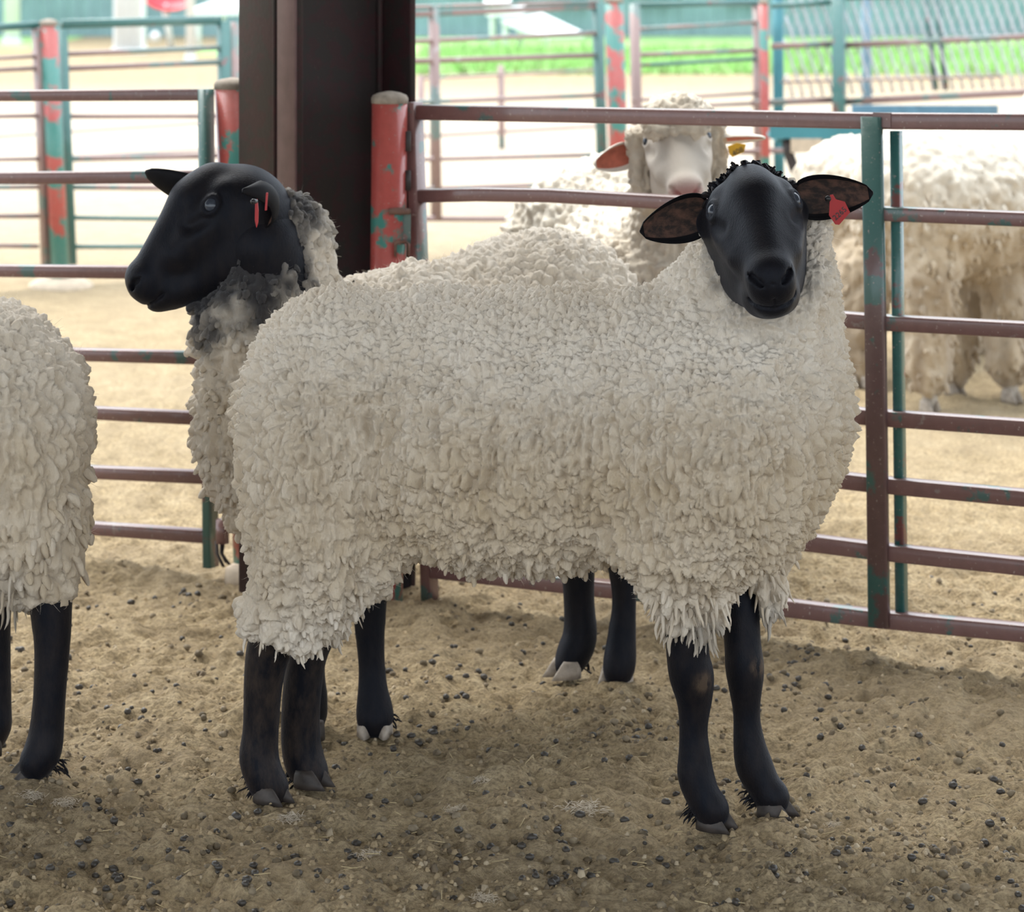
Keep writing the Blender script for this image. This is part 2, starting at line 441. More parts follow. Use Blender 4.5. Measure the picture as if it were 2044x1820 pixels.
# ------------------------------------------------------------------ sheep
def head_sdf(ears_gap=True):
    """head in its own frame: x sideways, y from the eyes down the face to the muzzle, z out of the face; eyes at (+-.056, 0, 0)"""
    s = SDF()
    s.ell((0, -.022, -.026), (.058, .054, .058), k=.02)                      # cranium
    s.ell((0, -.004, .026), (.043, .060, .043), k=.025)                       # forehead
    s.ell((0, -.048, -.024), (.060, .034, .039), k=.02)                      # poll
    s.cap((0, .02, .043), (0, .150, .041), .034, .0255, k=.03)                # bridge of the nose
    s.cap((0, .06, .006), (0, .152, .020), .045, .031, k=.03)                # muzzle
    s.ell((0, .165, .043), (.030, .024, .025), k=.02)                        # nose tip
    s.ell((0, .178, .028), (.029, .020, .024), k=.015)                       # upper lip
    s.ell((0, .178, .004), (.023, .019, .017), k=.008)                       # chin and lower lip
    s.cap((0, .09, -.055), (0, .168, .002), .034, .020, k=.025)              # between the jaws
    for x in (-1, 1):
        s.cap((x * .025, .055, -.074), (x * .017, .150, -.016), .026, .021, k=.03)
        s.ell((x * .031, .038, -.030), (.027, .062, .056), k=.03)            # cheek
        s.ell((x * .028, .042, -.078), (.021, .044, .036), k=.03)            # jaw angle
        s.ell((x * .044, -.014, .012), (.017, .028, .020), k=.02)            # brow
        s.cap((x * .043, .03, .012), (x * .036, .10, .022), .020, .014, k=.03)
        s.cap((x * .045, -.036, -.036), (x * .066, -.039, -.043), .020, .013, k=.02)   # ear root
    g = nrm((.83, .05, .55)); lo, hi = .02, .12                               # where the eye meets the skin
    for _ in range(20):
        md = (lo + hi) / 2
        if s.at(np.array([0, .002, -.016]) + g * md) < 0: lo = md
        else: hi = md
    s.eye = np.array([0, .002, -.016]) + g * (lo - .0088); s.gaze = g
    for x in (-1, 1):
        s.cap((x * .066, .030, .022), (x * .054, .052, .032), .003, .002, k=.024, op=-1)   # tear groove
    for x in (-1, 1):                                                        # eyelids
        ax = s.gaze * np.array([x, 1, 1]); u = np.array([0, 1, 0.]); u = nrm(u - ax * (u @ ax)); v = np.cross(ax, u)
        c = s.eye * np.array([x, 1, 1])
        ring = [c + ax * .0078 + .0138 * (math.cos(a) * u * 1.12 + math.sin(a) * v * .80) for a in np.linspace(0, 2 * math.pi, 13)]
        for a, b in zip(ring[:-1], ring[1:]): s.cap(a, b, .0022, k=.006)
    for x in (-1, 1):
        s.chain([((x * .009, .1870, .045), .0036), ((x * .0165, .182, .051), .0042), ((x * .0245, .172, .0535), .0042), ((x * .029, .161, .049), .0024)], k=.004, op=-1)    # nostril
        s.chain([((x * 0, .199, .014), .0024), ((x * .019, .190, .012), .0022), ((x * .029, .172, .008), .0022), ((x * .034, .145, .000), .0014)], k=.005, op=-1)
    s.cap((0, .187, .052), (0, .198, .022), .0018, k=.005, op=-1)
    return s

def frame(o, e2, e3):
    e2 = nrm(e2); e3 = np.asarray(e3, float); e3 = nrm(e3 - e2 * (e3 @ e2)); e1 = np.cross(e2, e3)
    return np.asarray(o, float), np.stack([e1, e2, e3], 1)      # columns

def ear_mesh(root, tip, n, width, cup=.35, sag=0., curl=0., base=.45, rim=.66):
    """a cupped leaf with an outer and an inner skin; n points out of the opening"""
    root = np.asarray(root, float); tip = np.asarray(tip, float); ax = nrm(tip - root); n = np.asarray(n, float); n = nrm(n - ax * (n @ ax)); sd = np.cross(ax, n)
    L = np.linalg.norm(tip - root); NS, NT = 16, 11; out = []
    for lay in (0, 1):
        for i in range(NS):
            s = i / (NS - 1)
            wv = width * (base * (1 - s) ** 2 + math.sin(math.pi * min(1, s ** .8 * .96 + .02)) ** .58) * (1 if s < .97 else .35)
            for j in range(NT):
                t = -1 + 2 * j / (NT - 1); edge = 1 - t * t
                th = .0055 * (edge ** .5) * (1 - .6 * s) + .0012
                a = t * (1.0 + cup * .9)
                p = root + ax * (s * L) + sd * (wv * math.sin(a) / math.sin(1.0 + cup * .9) if cup > .01 else sd * 0 + 1) * (1) + n * (-cup * wv * (math.cos(a)) + sag * s * s * L)
                if curl: p = p + (n * curl * s ** 2 + np.array([0, 0, -abs(curl) * .5 * s ** 3])) * L
                out.append(p - n * th * lay)
    q = []; mi = []
    for i in range(NS - 1):
        for j in range(NT - 1):
            a = i * NT + j
            q.append((a, a + 1, a + NT + 1, a + NT)); mi.append(1 if abs(j - (NT - 2) / 2) < rim * (NT - 1) / 2 and i < NS * .84 else 0)
            b = a + NS * NT; q.append((b, b + NT, b + NT + 1, b + 1)); mi.append(0)
    o2 = NS * NT
    per = [j for j in range(NT)] + [i * NT + NT - 1 for i in range(1, NS)] + [(NS - 1) * NT + j for j in range(NT - 2, -1, -1)] + [i * NT for i in range(NS - 2, 0, -1)]
    for a, b in zip(per, per[1:] + per[:1]): q.append((a, a + o2, b + o2, b)); mi.append(0)
    return np.array(out), np.array(q), mi

def folded_ear(parent, path, wid, wdir, n, cup, mats=('ear_out', 'ear_in')):
    """an ear bent over along a path"""
    p = np.asarray(path, float); k = len(p); u = np.linspace(0, k - 1, 20); q = []
    e = np.concatenate([[2 * p[0] - p[1]], p, [2 * p[-1] - p[-2]]])
    for x in u:
        i = min(int(x), k - 2); t = x - i; a, b, c, d = e[i:i + 4]
        q.append(.5 * (2 * b + (c - a) * t + (2 * a - 5 * b + 4 * c - d) * t * t + (3 * b - a - 3 * c + d) * t ** 3))
    w_ = np.interp(u, range(k), wid); q = np.array(q); tn = np.gradient(q, axis=0); NT = 9; out = []
    for lay in (0, 1):
        for i in range(20):
            sd = nrm(wdir); nn = np.cross(nrm(tn[i]), sd); nn = nrm(nn) * (1 if nn @ np.asarray(n) > 0 else -1)
            for j in range(NT):
                t = -1 + 2 * j / (NT - 1); out.append(q[i] + sd * w_[i] * t + nn * (cup * w_[i] * (t * t)) - nn * lay * (.0015 + .004 * (1 - t * t)))
    Q = []; mi = []; o2 = 20 * NT
    for i in range(19):
        for j in range(NT - 1):
            a = i * NT + j; Q.append((a, a + 1, a + NT + 1, a + NT)); mi.append(1 if 1 <= j <= NT - 3 and i < 17 else 0); b = a + o2; Q.append((b, b + NT, b + NT + 1, b + 1)); mi.append(0)
    per = list(range(NT)) + [i * NT + NT - 1 for i in range(1, 20)] + [19 * NT + j for j in range(NT - 2, -1, -1)] + [i * NT for i in range(18, 0, -1)]
    for a, b in zip(per, per[1:] + per[:1]): Q.append((a, a + o2, b + o2, b)); mi.append(0)
    me = mk_mesh('ear', np.array(out), np.array(Q)); o = obj('ear', me, [M[m] for m in mats], parent, label='near ear folded forward over itself')
    me.polygons.foreach_set('material_index', np.array(mi, np.int32)); return o

def add_ear(parent, *args, mats=('ear_out', 'ear_in'), label=None, **kw):
    v, q, mi = ear_mesh(*args, **kw)
    me = mk_mesh('ear', v, q); o = obj('ear', me, [M[k] for k in mats], parent, label=label)
    me.polygons.foreach_set('material_index', np.array(mi, np.int32)); return o

def hoof(parent, c, d, L=.062, Wd=.050, hh=.040, m='hoof', spread=.004):
    """two claws standing on the ground at c, toes towards d"""
    d = np.array([d[0], d[1], 0.]); d = nrm(d); sd = np.array([-d[1], d[0], 0]); c = np.asarray(c, float); up = np.array([0, 0, 1.])
    mb = MB()
    for x in (-1, 1):
        o = c + sd * x * (Wd * .25 + spread / 2); rings = []
        for k, (z, f0, f1, wd) in enumerate(((0, -.36, .64, 1.0), (.35, -.36, .50, .98), (.75, -.34, .33, .9), (1.0, -.30, .22, .78))):
            for a in np.linspace(0, 2 * math.pi, 14, endpoint=False):
                ca, sa = math.cos(a), math.sin(a)
                along = (f1 if ca > 0 else -f0) * ca * L
                wid = sa * Wd * .235 * wd * (1 - .45 * max(0, ca) ** 1.5)
                rings.append(o + d * along + sd * (wid - x * .10 * max(0, ca) * Wd * .3) + up * z * hh)
        q, t = ring_faces(4, 14); mb.add(rings, q, t)
    me = mb.mesh('hoof', True)
    return obj('hoof', me, M[m], parent)

def lock_geo(rng, roots, dirs, length, rad, nseg=5, nside=5, droop=.5, flat=.55, tip=.22):
    """hanging wool staples: flattened tapered curls"""
    n = len(roots); up = np.array([0, 0, -1.]); V = []; Q = []
    d = dirs / np.linalg.norm(dirs, axis=1)[:, None]; L = length; p = roots.copy()
    ph = rng.uniform(0, 6.28, n); ax1 = np.cross(d, rng.normal(size=(n, 3))); ax1 /= np.linalg.norm(ax1, axis=1)[:, None]
    rings = []
    for k in range(nseg + 1):
        s = k / nseg
        tan = d * (1 - droop * s) + up * droop * s; tan /= np.linalg.norm(tan, axis=1)[:, None]
        a = ax1 - tan * (ax1 * tan).sum(1)[:, None]; a /= np.linalg.norm(a, axis=1)[:, None]; b = np.cross(tan, a)
        r = rad * (math.sin(math.pi * (.22 + .70 * s)) ** .6 * (1 - (.45 if tip < .1 else .1) * s) if k < nseg else tip)
        wig = .16 * L * np.sin(ph + 5.0 * s)
        cc = p + a * (wig * s * .6)[:, None]
        for j in range(nside):
            th = 2 * math.pi * j / nside
            rings.append(cc + a * (r * math.cos(th))[:, None] + b * (r * flat * math.sin(th))[:, None])
        p = p + tan * (L / nseg)[:, None]
    arr = np.stack(rings, 1).reshape(n, nseg + 1, nside, 3)
    base = np.arange(n)[:, None] * ((nseg + 1) * nside)
    for k in range(nseg):
        for j in range(nside):
            a0 = k * nside + j; b0 = k * nside + (j + 1) % nside
            Q.append(np.concatenate([base + a0, base + b0, base + b0 + nside, base + a0 + nside], 1))
    return arr.reshape(-1, 3), np.concatenate(Q)

def fleece_mesh(name, sdf, h, levels, seed, size=.017, amp=.0085, tint=None, dirt=None, zl=(.45, .62), el=(2.3, 1.0), tufts=None, folds=.006, shingle=.5, avoid=None, keep=None, big=1.55, lowz=(.36, .48)):
    v, q = sdf.mesh(h); v = relax(v, q, 1, .4)
    for _ in range(levels): v, q = subdivide(v, q)
    n = vnormals(v, q); c = v.astype(np.float32)
    # stretched coordinates: staples long and hanging on the flanks, round on the back
    zt = np.linspace(-.1, 1.3, 200); E = el[0] + (el[1] - el[0]) * sstep(zl[0], zl[1], zt)
    g = np.cumsum(1 / E) * (zt[1] - zt[0]); zz = np.interp(c[:, 2], zt, g)
    wp = np.stack([vnoise(c / .055, seed + 1), vnoise(c / .055, seed + 2), vnoise(c / .055, seed + 3)], 1)
    w2 = np.stack([vnoise(c / .017, seed + 41), vnoise(c / .017, seed + 42), vnoise(c / .017, seed + 43)], 1)
    p = np.stack([c[:, 0], c[:, 1], zz], 1) + wp * .008 + w2 * .0042
    side = sstep(.1, .6, 1 - np.abs(n[:, 2]))
    def staples(sz, sd, sh):
        F1, F2, D, I = worley(p / sz, sd); r = 2 * F1 / (F1 + F2 + 1e-5)
        dome = np.sqrt(np.clip(1 - .97 * r * r, 0, 1)); edge = np.clip(1 - r ** 3, 0, 1)
        dome = .55 * dome + .45 * (1 - r * r); return (.80 + .45 * (I - .3)) * dome + sh * side * edge * np.clip(D[:, 2], -.5, .7), I
    ha, I = staples(size, seed, shingle * .6); hb, I2 = staples(size * big, seed + 31, shingle * 1.5)
    wl = sstep(lowz[1], lowz[0], v[:, 2] + .05 * wp[:, 0]); hgt = amp * (ha * (1 - wl) + 1.25 * hb * wl); I = I * (1 - wl) + I2 * wl
    G1, G2, _, _ = worley(p / (size * .42) + 7.3, seed + 5)
    hgt += amp * .36 * (np.sqrt(np.clip(1 - .95 * (2 * G1 / (G1 + G2 + 1e-5)) ** 2, 0, 1)) - .6)
    hgt += amp * .28 * vnoise(c / .006 * np.array([1, 1, .45]), seed + 17)
    fd = vnoise(c / np.array([.045, .06, .16]) , seed + 9) + .5 * vnoise(c / .09, seed + 11)
    band = np.exp(-((v[:, 2] - .58) / .13) ** 2); rd = 1 - 2.2 * np.abs(vnoise((c + wp * .006) / np.array([.019, .03, .075]), seed + 51))
    hgt *= .70 + .30 * sstep(.74, .60, v[:, 2]) + .30 * band; hgt += amp * (.16 + .30 * band) * rd * side
    hgt += folds * fd
    hgt -= amp * .55 * sstep(.1, .55, vnoise(c / np.array([.028, .035, .075]), seed + 21)) * side + amp * .3 * sstep(0, .5, vnoise(c / .016, seed + 25))     # hollows between the staples
    if avoid is not None: hgt *= avoid(c)
    v = v + n * (hgt - hgt.mean() - .003)[:, None]
    tn = np.zeros(len(v)) if tint is None else tint(v); dr = np.zeros(len(v)) if dirt is None else dirt(v)
    dr = dr - .10 + .18 * (I - .5)
    if keep is not None:
        kq = keep(v)[q].all(1); q = q[kq]
    rng = np.random.default_rng(seed)
    if tufts:
        V, Q, T, R = [v], [q], [tn], [dr]; off = len(v)
        for sel, cnt, Lr, rr, lift, tp in tufts:
            w8 = sel(v, n); ids = rng.choice(len(v), cnt, p=w8 / w8.sum())
            L = rng.uniform(*Lr, cnt); r = rng.uniform(*rr, cnt)
            d = n[ids] * lift + np.array([0, 0, -1.]) + rng.normal(size=(cnt, 3)) * .22
            lv, lq = lock_geo(rng, v[ids] - n[ids] * .004, d, L, r, tip=tp, flat=.7)
            m = len(lv) // cnt
            V.append(lv); Q.append(lq + off); off += len(lv); T.append(np.repeat(tn[ids], m)); R.append(np.repeat(dr[ids] + rng.uniform(-.2, .2, cnt), m))
        v = np.concatenate(V); q = np.concatenate(Q); tn = np.concatenate(T); dr = np.concatenate(R)
    me = mk_mesh(name, v, q); tattr(me, 'tint', np.clip(tn, 0, 1)); tattr(me, 'dirt', np.clip(dr, -.5, 1))
    return me, v, n

def wool_fibres(parent, v, n, count, L, rad, seed, m, sel=None, tint=None):
    """stray fibres standing off the fleece"""
    rng = np.random.default_rng(seed); k = len(n)
    w8 = np.ones(k) if sel is None else sel(v[:k], n); ids = rng.choice(k, count, p=w8 / w8.sum())
    r0 = v[ids] - n[ids] * .002; d = n[ids] + rng.normal(size=(count, 3)) * .55 + np.array([0, 0, -.25]); d /= np.linalg.norm(d, axis=1)[:, None]
    ln = rng.uniform(*L, count)[:, None]; b = rng.normal(size=(count, 3)) * .35
    pts = np.stack([r0, r0 + d * ln * .4 + b * ln * .15, r0 + d * ln * .75 + b * ln * .45, r0 + d * ln + b * ln * .8], 1).astype(np.float32)
    hc = bpy.data.hair_curves.new('stray_fibres'); hc.add_curves([4] * count)
    hc.attributes['position'].data.foreach_set('vector', pts.ravel())
    ra = hc.attributes.get('radius') or hc.attributes.new('radius', 'FLOAT', 'POINT')
    ra.data.foreach_set('value', np.tile(np.array([rad, rad, rad * .8, rad * .3], np.float32), count))
    for nm, val in (('tint', None if tint is None else tint(r0)), ('dirt', None)):
        a = hc.attributes.new(nm, 'FLOAT', 'POINT'); a.data.foreach_set('value', np.repeat(np.zeros(count) if val is None else np.clip(val, 0, 1), 4).astype(np.float32))
    hc.materials.append(m)
    return obj('stray_fibres', hc, None, parent, kind='stuff')

def body_mesh(name, body, hb, hd, o, R, hh, dust=None, scale=1.0, neck=None):
    """torso and legs joined with a finer head"""
    v1, q1 = body.mesh(hb); v1 = relax(v1, q1, 2, .5)
    if neck is not None: hd.cap((0, -.015, -.062), R.T @ (np.asarray(neck[0]) - o), .066, neck[1], k=.045)
    v2, q2 = hd.mesh(hh); v2 = relax(v2, q2, 1, .5)
    nose = np.exp(-(((v2 - np.array([0, .176, .048])) / np.array([.030, .020, .020])) ** 2).sum(1) * 1.2)
    w2 = (v2 * scale) @ R.T + o
    if np.linalg.det(R) < 0: q2 = q2[:, ::-1]
    v = np.concatenate([v1, w2]); me = mk_mesh(name, v, np.concatenate([q1, q2 + len(v1)]))
    tattr(me, 'nose', np.concatenate([np.zeros(len(v1)), np.clip(nose * 1.6, 0, 1)]))
    d = np.full(len(v), .12) if dust is None else dust(v); d[len(v1):] = .06 if dust is not None else .12
    tattr(me, 'dust', d)
    return me

def add_eyes(parent, o, R, hd, r=.0150, scale=1.0):
    for x in (-1, 1):
        mb = MB(); c = o + R @ (hd.eye * np.array([x, 1, 1]))
        nlat, nlon = 9, 14; vs = []
        for i in range(nlat):
            a = math.pi * (i + .02) / (nlat - 1 + .04)
            for j in range(nlon):
                b2 = 2 * math.pi * j / nlon; vs.append(c + r * scale * np.array([math.sin(a) * math.cos(b2), math.sin(a) * math.sin(b2), math.cos(a)]))
        q, t = ring_faces(nlat, nlon); mb.add(vs, q, t)
        obj('eye', mb.mesh('eye'), M['eye'], parent)

def text_mesh(body, size, o, right, up, depth=.0006):
    cu = bpy.data.curves.new('digits', 'FONT'); cu.body = body; cu.size = size; cu.align_x = 'CENTER'; cu.align_y = 'CENTER'; cu.extrude = depth; cu.resolution_u = 3
    t = bpy.data.objects.new('digits_source', cu); COL.objects.link(t)
    dg = bpy.context.evaluated_depsgraph_get(); me = bpy.data.meshes.new_from_object(t.evaluated_get(dg)); bpy.data.objects.remove(t)
    r = nrm(right); u = nrm(up - r * (np.asarray(up) @ r)); n = np.cross(r, u)
    co = np.empty(len(me.vertices) * 3, np.float32); me.vertices.foreach_get('co', co); co = co.reshape(-1, 3)
    w_ = np.asarray(o) + co[:, :1] * r + co[:, 1:2] * u + co[:, 2:] * n
    me.vertices.foreach_set('co', w_.astype(np.float32).ravel()); me.update(); return me

def ear_tag(parent, pts, n, digits=None, m='tag_red', th=.0016, at=None, size=.011, right=None, up=None, pin=None, label=None):
    """flat plastic plate with a pin; pts outline in 3-D, n its facing"""
    pts = np.asarray(pts, float); n = nrm(n); c0 = pts.mean(0); pts = pts - ((pts - c0) @ n)[:, None] * n; mb = MB(); k = len(pts)
    if at is not None: at = at - ((at - c0) @ n) * n + n * (th / 2 + .0004)
    v = np.concatenate([pts + n * th / 2, pts - n * th / 2]); c = len(v)
    v = np.concatenate([v, [pts.mean(0) + n * th / 2, pts.mean(0) - n * th / 2]])
    tri = [(c, i, (i + 1) % k) for i in range(k)] + [(c + 1, k + (i + 1) % k, k + i) for i in range(k)]
    mb.add(v, [(i, k + i, k + (i + 1) % k, (i + 1) % k) for i in range(k)], tri)
    o = obj('ear_tag', mb.mesh('ear_tag', False), M[m], parent, label=label)
    if digits:
        obj('digits', text_mesh(digits, size, at, right, up), M['ink'], o)
    if pin is not None:
        b = MB(); tube(b, [pin - n * .006, pin + n * .004, pin + n * .0065, pin + n * .0075], [.003, .0048, .004, .001], 10)
        obj('tag_pin', b.mesh('tag_pin'), M['ink'], o)
    return o

def chain_px(pts, sub=5):
    p = np.array([list(P(x, y, Y)) + [r * Y / F] for x, y, Y, r in pts]); n = len(p)
    q = np.concatenate([[2 * p[0] - p[1]], p, [2 * p[-1] - p[-2]]]); out = []
    for i in range(n - 1):                                    # spline through the joints
        a, b, c, d = q[i:i + 4]
        for k in range(sub):
            t = k / sub; v = .5 * (2 * b + (c - a) * t + (2 * a - 5 * b + 4 * c - d) * t * t + (3 * b - a - 3 * c + d) * t ** 3); out.append((v[:3], v[3]))
    out.append((p[-1][:3], p[-1][3])); return out
def rotz(a):
    a = math.radians(a); return np.array([[math.cos(a), -math.sin(a), 0], [math.sin(a), math.cos(a), 0], [0, 0, 1]])
def rotxz(tilt, yaw=0):
    t = math.radians(tilt); return rotz(yaw) @ np.array([[math.cos(t), 0, math.sin(t)], [0, 1, 0], [-math.sin(t), 0, math.cos(t)]])
def epx(s, px, py, Y, rx, ry, depth, tilt=0, yaw=-12, k=.06):
    m_ = Y / F; s.ell(P(px, py, Y), (rx * m_, depth, ry * m_), rotxz(tilt, yaw), k=k)
def cpx(s, a, b, k=.06):
    s.cap(P(*a[:3]), P(*b[:3]), a[3] * a[2] / F, b[3] * b[2] / F, k=k)
def ground_pt(px, py):
    Y = gY(py); q = P(px, py, Y); q[2] = 0; return q
def poll_wool(parent, o, R, hd, seed, n=170):
    """short curly black wool on the crown of the head"""
    rng = np.random.default_rng(seed); a = rng.uniform(-1.25, 1.25, n); u = rng.uniform(-.085, -.042, n)
    c0 = np.array([0, -.030, -.030]); loc = []; dirs = []
    for k in range(n):
        g = nrm((math.sin(a[k]), min(-.30, -.75 + .37 * rng.normal()), math.cos(a[k]))); lo, hi = .01, .13
        for _ in range(12):
            md = (lo + hi) / 2
            if hd.at(c0 + g * md) < 0: lo = md
            else: hi = md
        loc.append(c0 + g * (lo - .002)); dirs.append(g)
    loc = np.array(loc); d = np.array(dirs) + rng.normal(size=(n, 3)) * .55
    lv, lq = lock_geo(rng, loc @ R.T + o, d @ R.T, rng.uniform(.008, .016, n), rng.uniform(.0036, .0072, n), 4, 5, .35, tip=.55)
    me = mk_mesh('poll_wool', lv, lq); tattr(me, 'dust', np.full(len(lv), .35)); tattr(me, 'nose', np.zeros(len(lv)))
    return obj('poll_wool', me, M['hide'], parent, kind='stuff')
def feather(parent, pts, d, seed, m='hide', n=60, L=(.010, .022)):
    """rough hair behind the fetlock"""
    rng = np.random.default_rng(seed); pts = np.asarray(pts); ids = rng.integers(0, len(pts), n)
    r0 = pts[ids] + rng.normal(size=(n, 3)) * .007; dd = np.asarray(d, float) + rng.normal(size=(n, 3)) * .35
    lv, lq = lock_geo(rng, r0, dd, rng.uniform(*L, n), np.full(n, .0019), 4, 4, .5)
    me = mk_mesh('fetlock_hair', lv, lq); tattr(me, 'dust', np.full(len(lv), .25)); tattr(me, 'nose', np.zeros(len(lv)))
    return obj('fetlock_hair', me, M[m], parent, kind='stuff')
# ---- the ewe in front: side on, face turned to the viewer
def front_sheep():
    t = thing('sheep', 'black-faced sheep standing side on in the middle, face turned to viewer, red tag in ear', 'sheep', (0.0, 4.57, 0), 'black-faced sheep in the pen')
    s = SDF()
    cpx(s, (735, 812, 4.65, 240), (1380, 842, 4.53, 272), k=.05)             # barrel
    epx(s, 1020, 905, 4.575, 340, 240, .20)                                   # belly
    epx(s, 650, 850, 4.60, 165, 262, .155)                                    # rump
    epx(s, 624, 985, 4.56, 132, 215, .115)                                    # near haunch
    cpx(s, (616, 1080, 4.56, 118), (576, 1222, 4.58, 76), k=.05)
    epx(s, 515, 1225, 4.58, 38, 48, .04, k=.03)                               # tuft at the hock
    cpx(s, (650, 1070, 4.56, 120), (765, 1050, 4.57, 82), k=.05)              # stifle
    cpx(s, (660, 1140, 4.57, 100), (600, 1225, 4.60, 68), k=.05)
    cpx(s, (720, 1030, 4.76, 130), (640, 1245, 4.70, 50), k=.05)              # far haunch
    epx(s, 1385, 930, 4.42, 185, 245, .125)                                   # near shoulder
    cpx(s, (1340, 1080, 4.42, 120), (1372, 1222, 4.445, 66), k=.045)
    cpx(s, (1520, 1075, 4.56, 82), (1536, 1200, 4.54, 40), k=.03)            # far foreleg
    epx(s, 1488, 930, 4.46, 164, 205, .19)                                    # brisket
    epx(s, 1530, 800, 4.47, 132, 200, .17)
    cpx(s, (1470, 790, 4.53, 205), (1512, 575, 4.56, 158), k=.07)             # neck
    cpx(s, (1512, 575, 4.56, 158), (1525, 455, 4.58, 112), k=.05)
    ruff = [(1424, 462, 4.47, 26), (1452, 545, 4.42, 32), (1492, 622, 4.395, 38), (1566, 632, 4.395, 38), (1618, 560, 4.42, 32), (1634, 452, 4.48, 26)]
    for a, b in zip(ruff[:-1], ruff[1:]): cpx(s, a, b, k=.04)
    face = P(1512, 470, 4.38)
    def tint(v):
        d = np.linalg.norm((v - face) / np.array([1, 1, 1.15]), axis=1)
        leg = sstep(.335, .27, v[:, 2] + .03 * vnoise(v / .03, 4)) * (v[:, 0] > .1) * .75
        return np.clip(sstep(.135, .085, d) * .6 * (.5 + .5 * vnoise(v / .02, 3)) + leg * (.5 + .6 * vnoise(v / .02, 8)), 0, .85)
    def dirt(v):
        return .55 * sstep(.72, .50, v[:, 2]) * sstep(.05, .4, v[:, 2]) - .25 * sstep(.42, .28, v[:, 2])
    def hem(v, n): return ((v[:, 2] < .40 + .04 * vnoise(v / .05, 2)) & (n[:, 2] < .55)).astype(float) + 1e-6
    def low(v, n): return ((v[:, 2] < .50) & (n[:, 1] < .2) & (n[:, 2] < .3) & ((v[:, 0] < -.10) | (v[:, 0] > .2))).astype(float) + 1e-6
    def hemf(v, n): return ((v[:, 2] < .36) & (v[:, 0] > .2)).astype(float) + 1e-6
    def edge(v, n): return ((v[:, 2] < np.where(v[:, 0] < 0, .272, .335)) & (n[:, 2] < .25)).astype(float) + 1e-6
    def any_(v, n): return (n[:, 2] < .6) * 1.0
    me, v, n = fleece_mesh('fleece', s, .0043, 1, 11, size=.0128, amp=.0140, tint=tint, dirt=dirt, el=(2.4, 1.15), zl=(.50, .72), big=1.75, folds=.0085,
                           tufts=[(hem, 260, (.010, .018), (.0045, .0075), 1.0, .4), (edge, 150, (.012, .028), (.002, .0042), .7, .08), (hemf, 120, (.020, .042), (.003, .0055), .5, .08)])
    obj('fleece', me, M['fleece'], t)
    wool_fibres(t, v, n, 9000, (.006, .014), .00013, 5, M['fleece'], tint=tint)
    # body
    b = SDF(); nf = chain_px([(1372, 1100, 4.45, 52), (1372, 1290, 4.45, 42), (1381, 1350, 4.455, 43), (1386, 1395, 4.46, 34), (1384, 1455, 4.46, 27), (1386, 1500, 4.46, 30), (1389, 1548, 4.46, 35), (1404, 1590, 4.455, 33), (1422, 1618, 4.452, 35)])
    ff = chain_px([(1470, 1110, 4.56, 42), (1482, 1280, 4.535, 36), (1487, 1340, 4.53, 37), (1490, 1420, 4.53, 26), (1495, 1480, 4.53, 30), (1506, 1530, 4.53, 36), (1526, 1570, 4.525, 32), (1542, 1592, 4.522, 35)])
    nh = chain_px([(610, 1120, 4.58, 70), (545, 1270, 4.60, 47), (527, 1350, 4.605, 39), (521, 1450, 4.61, 35), (517, 1512, 4.61, 38), (528, 1550, 4.605, 37), (541, 1574, 4.605, 36)])
    fh = chain_px([(680, 1120, 4.72, 70), (620, 1280, 4.695, 42), (603, 1380, 4.695, 38), (600, 1470, 4.70, 38), (608, 1520, 4.70, 39), (621, 1546, 4.695, 35)])
    for c in (nf, ff, nh, fh): b.chain(c, k=.004)
    b.cap(P(700, 880, 4.64), P(1400, 880, 4.53), .13, .13, k=.05)
    for a, c in ((nh, P(720, 900, 4.62)), (fh, P(720, 900, 4.68)), (nf, P(1390, 900, 4.5)), (ff, P(1420, 900, 4.56))): b.cap(c, a[0][0], .07, a[0][1], k=.03)
    b.cap(P(1430, 860, 4.54), P(1512, 500, 4.53), .10, .065, k=.05)
    phi = math.radians(50); D = np.array([.138, 0, -.990]); T = np.array([0, -1., 0])
    o, R = frame(P(1506, 428, 4.40), D * math.cos(phi) + T * math.sin(phi), T * math.cos(phi) - D * math.sin(phi))
    hd = head_sdf()
    knees = [P(1404, 1362, 4.43), P(1516, 1330, 4.51)]
    def dust(v): return np.where(v[:, 0] < -.1, .55, .16) + sum(5 * np.exp(-((v - k) ** 2).sum(1) / .011 ** 2) for k in knees)
    obj('body', body_mesh('body', b, .0055, hd, o, R, .003, dust, neck=(P(1515, 560, 4.56), .085)), M['hide'], t)
    add_eyes(t, o, R, hd); poll_wool(t, o, R, hd, 71)
    add_ear(t, P(1418, 425, 4.455), P(1277, 462, 4.42), nrm((-.15, -1, -.25)), .031, cup=.42, sag=.03)
    e = add_ear(t, P(1588, 400, 4.455), P(1743, 384, 4.42), nrm((.15, -1, -.10)), .029, cup=.42, sag=.03)
    Y = 4.405
    pp = [P(x, y, Y - .010 * (y - 390) / 60) for x, y in ((1656, 388), (1662, 387), (1668, 397), (1686, 402), (1697, 424), (1676, 450), (1668, 449), (1655, 430))]
    nn = np.array([0, -1, -.05]); c0 = np.mean(pp, 0)
    rt = P(1690, 415, Y) - P(1663, 440, Y); up = P(1655, 405, Y) - P(1675, 433, Y)
    ear_tag(t, pp, nn, '2265', at=P(1677, 427, Y - .008), size=.0115, right=rt, up=up, pin=P(1652, 396, Y - .004), label='red plastic ear tag with black digits')
    for ft, d in (((1425, 1652), (.8, -.6)), ((1545, 1627), (.85, -.5)), ((541, 1598), (.75, -.6)), ((621, 1568), (.8, -.5))):
        hoof(t, ground_pt(*ft), d, L=.058, Wd=.052, hh=.026)
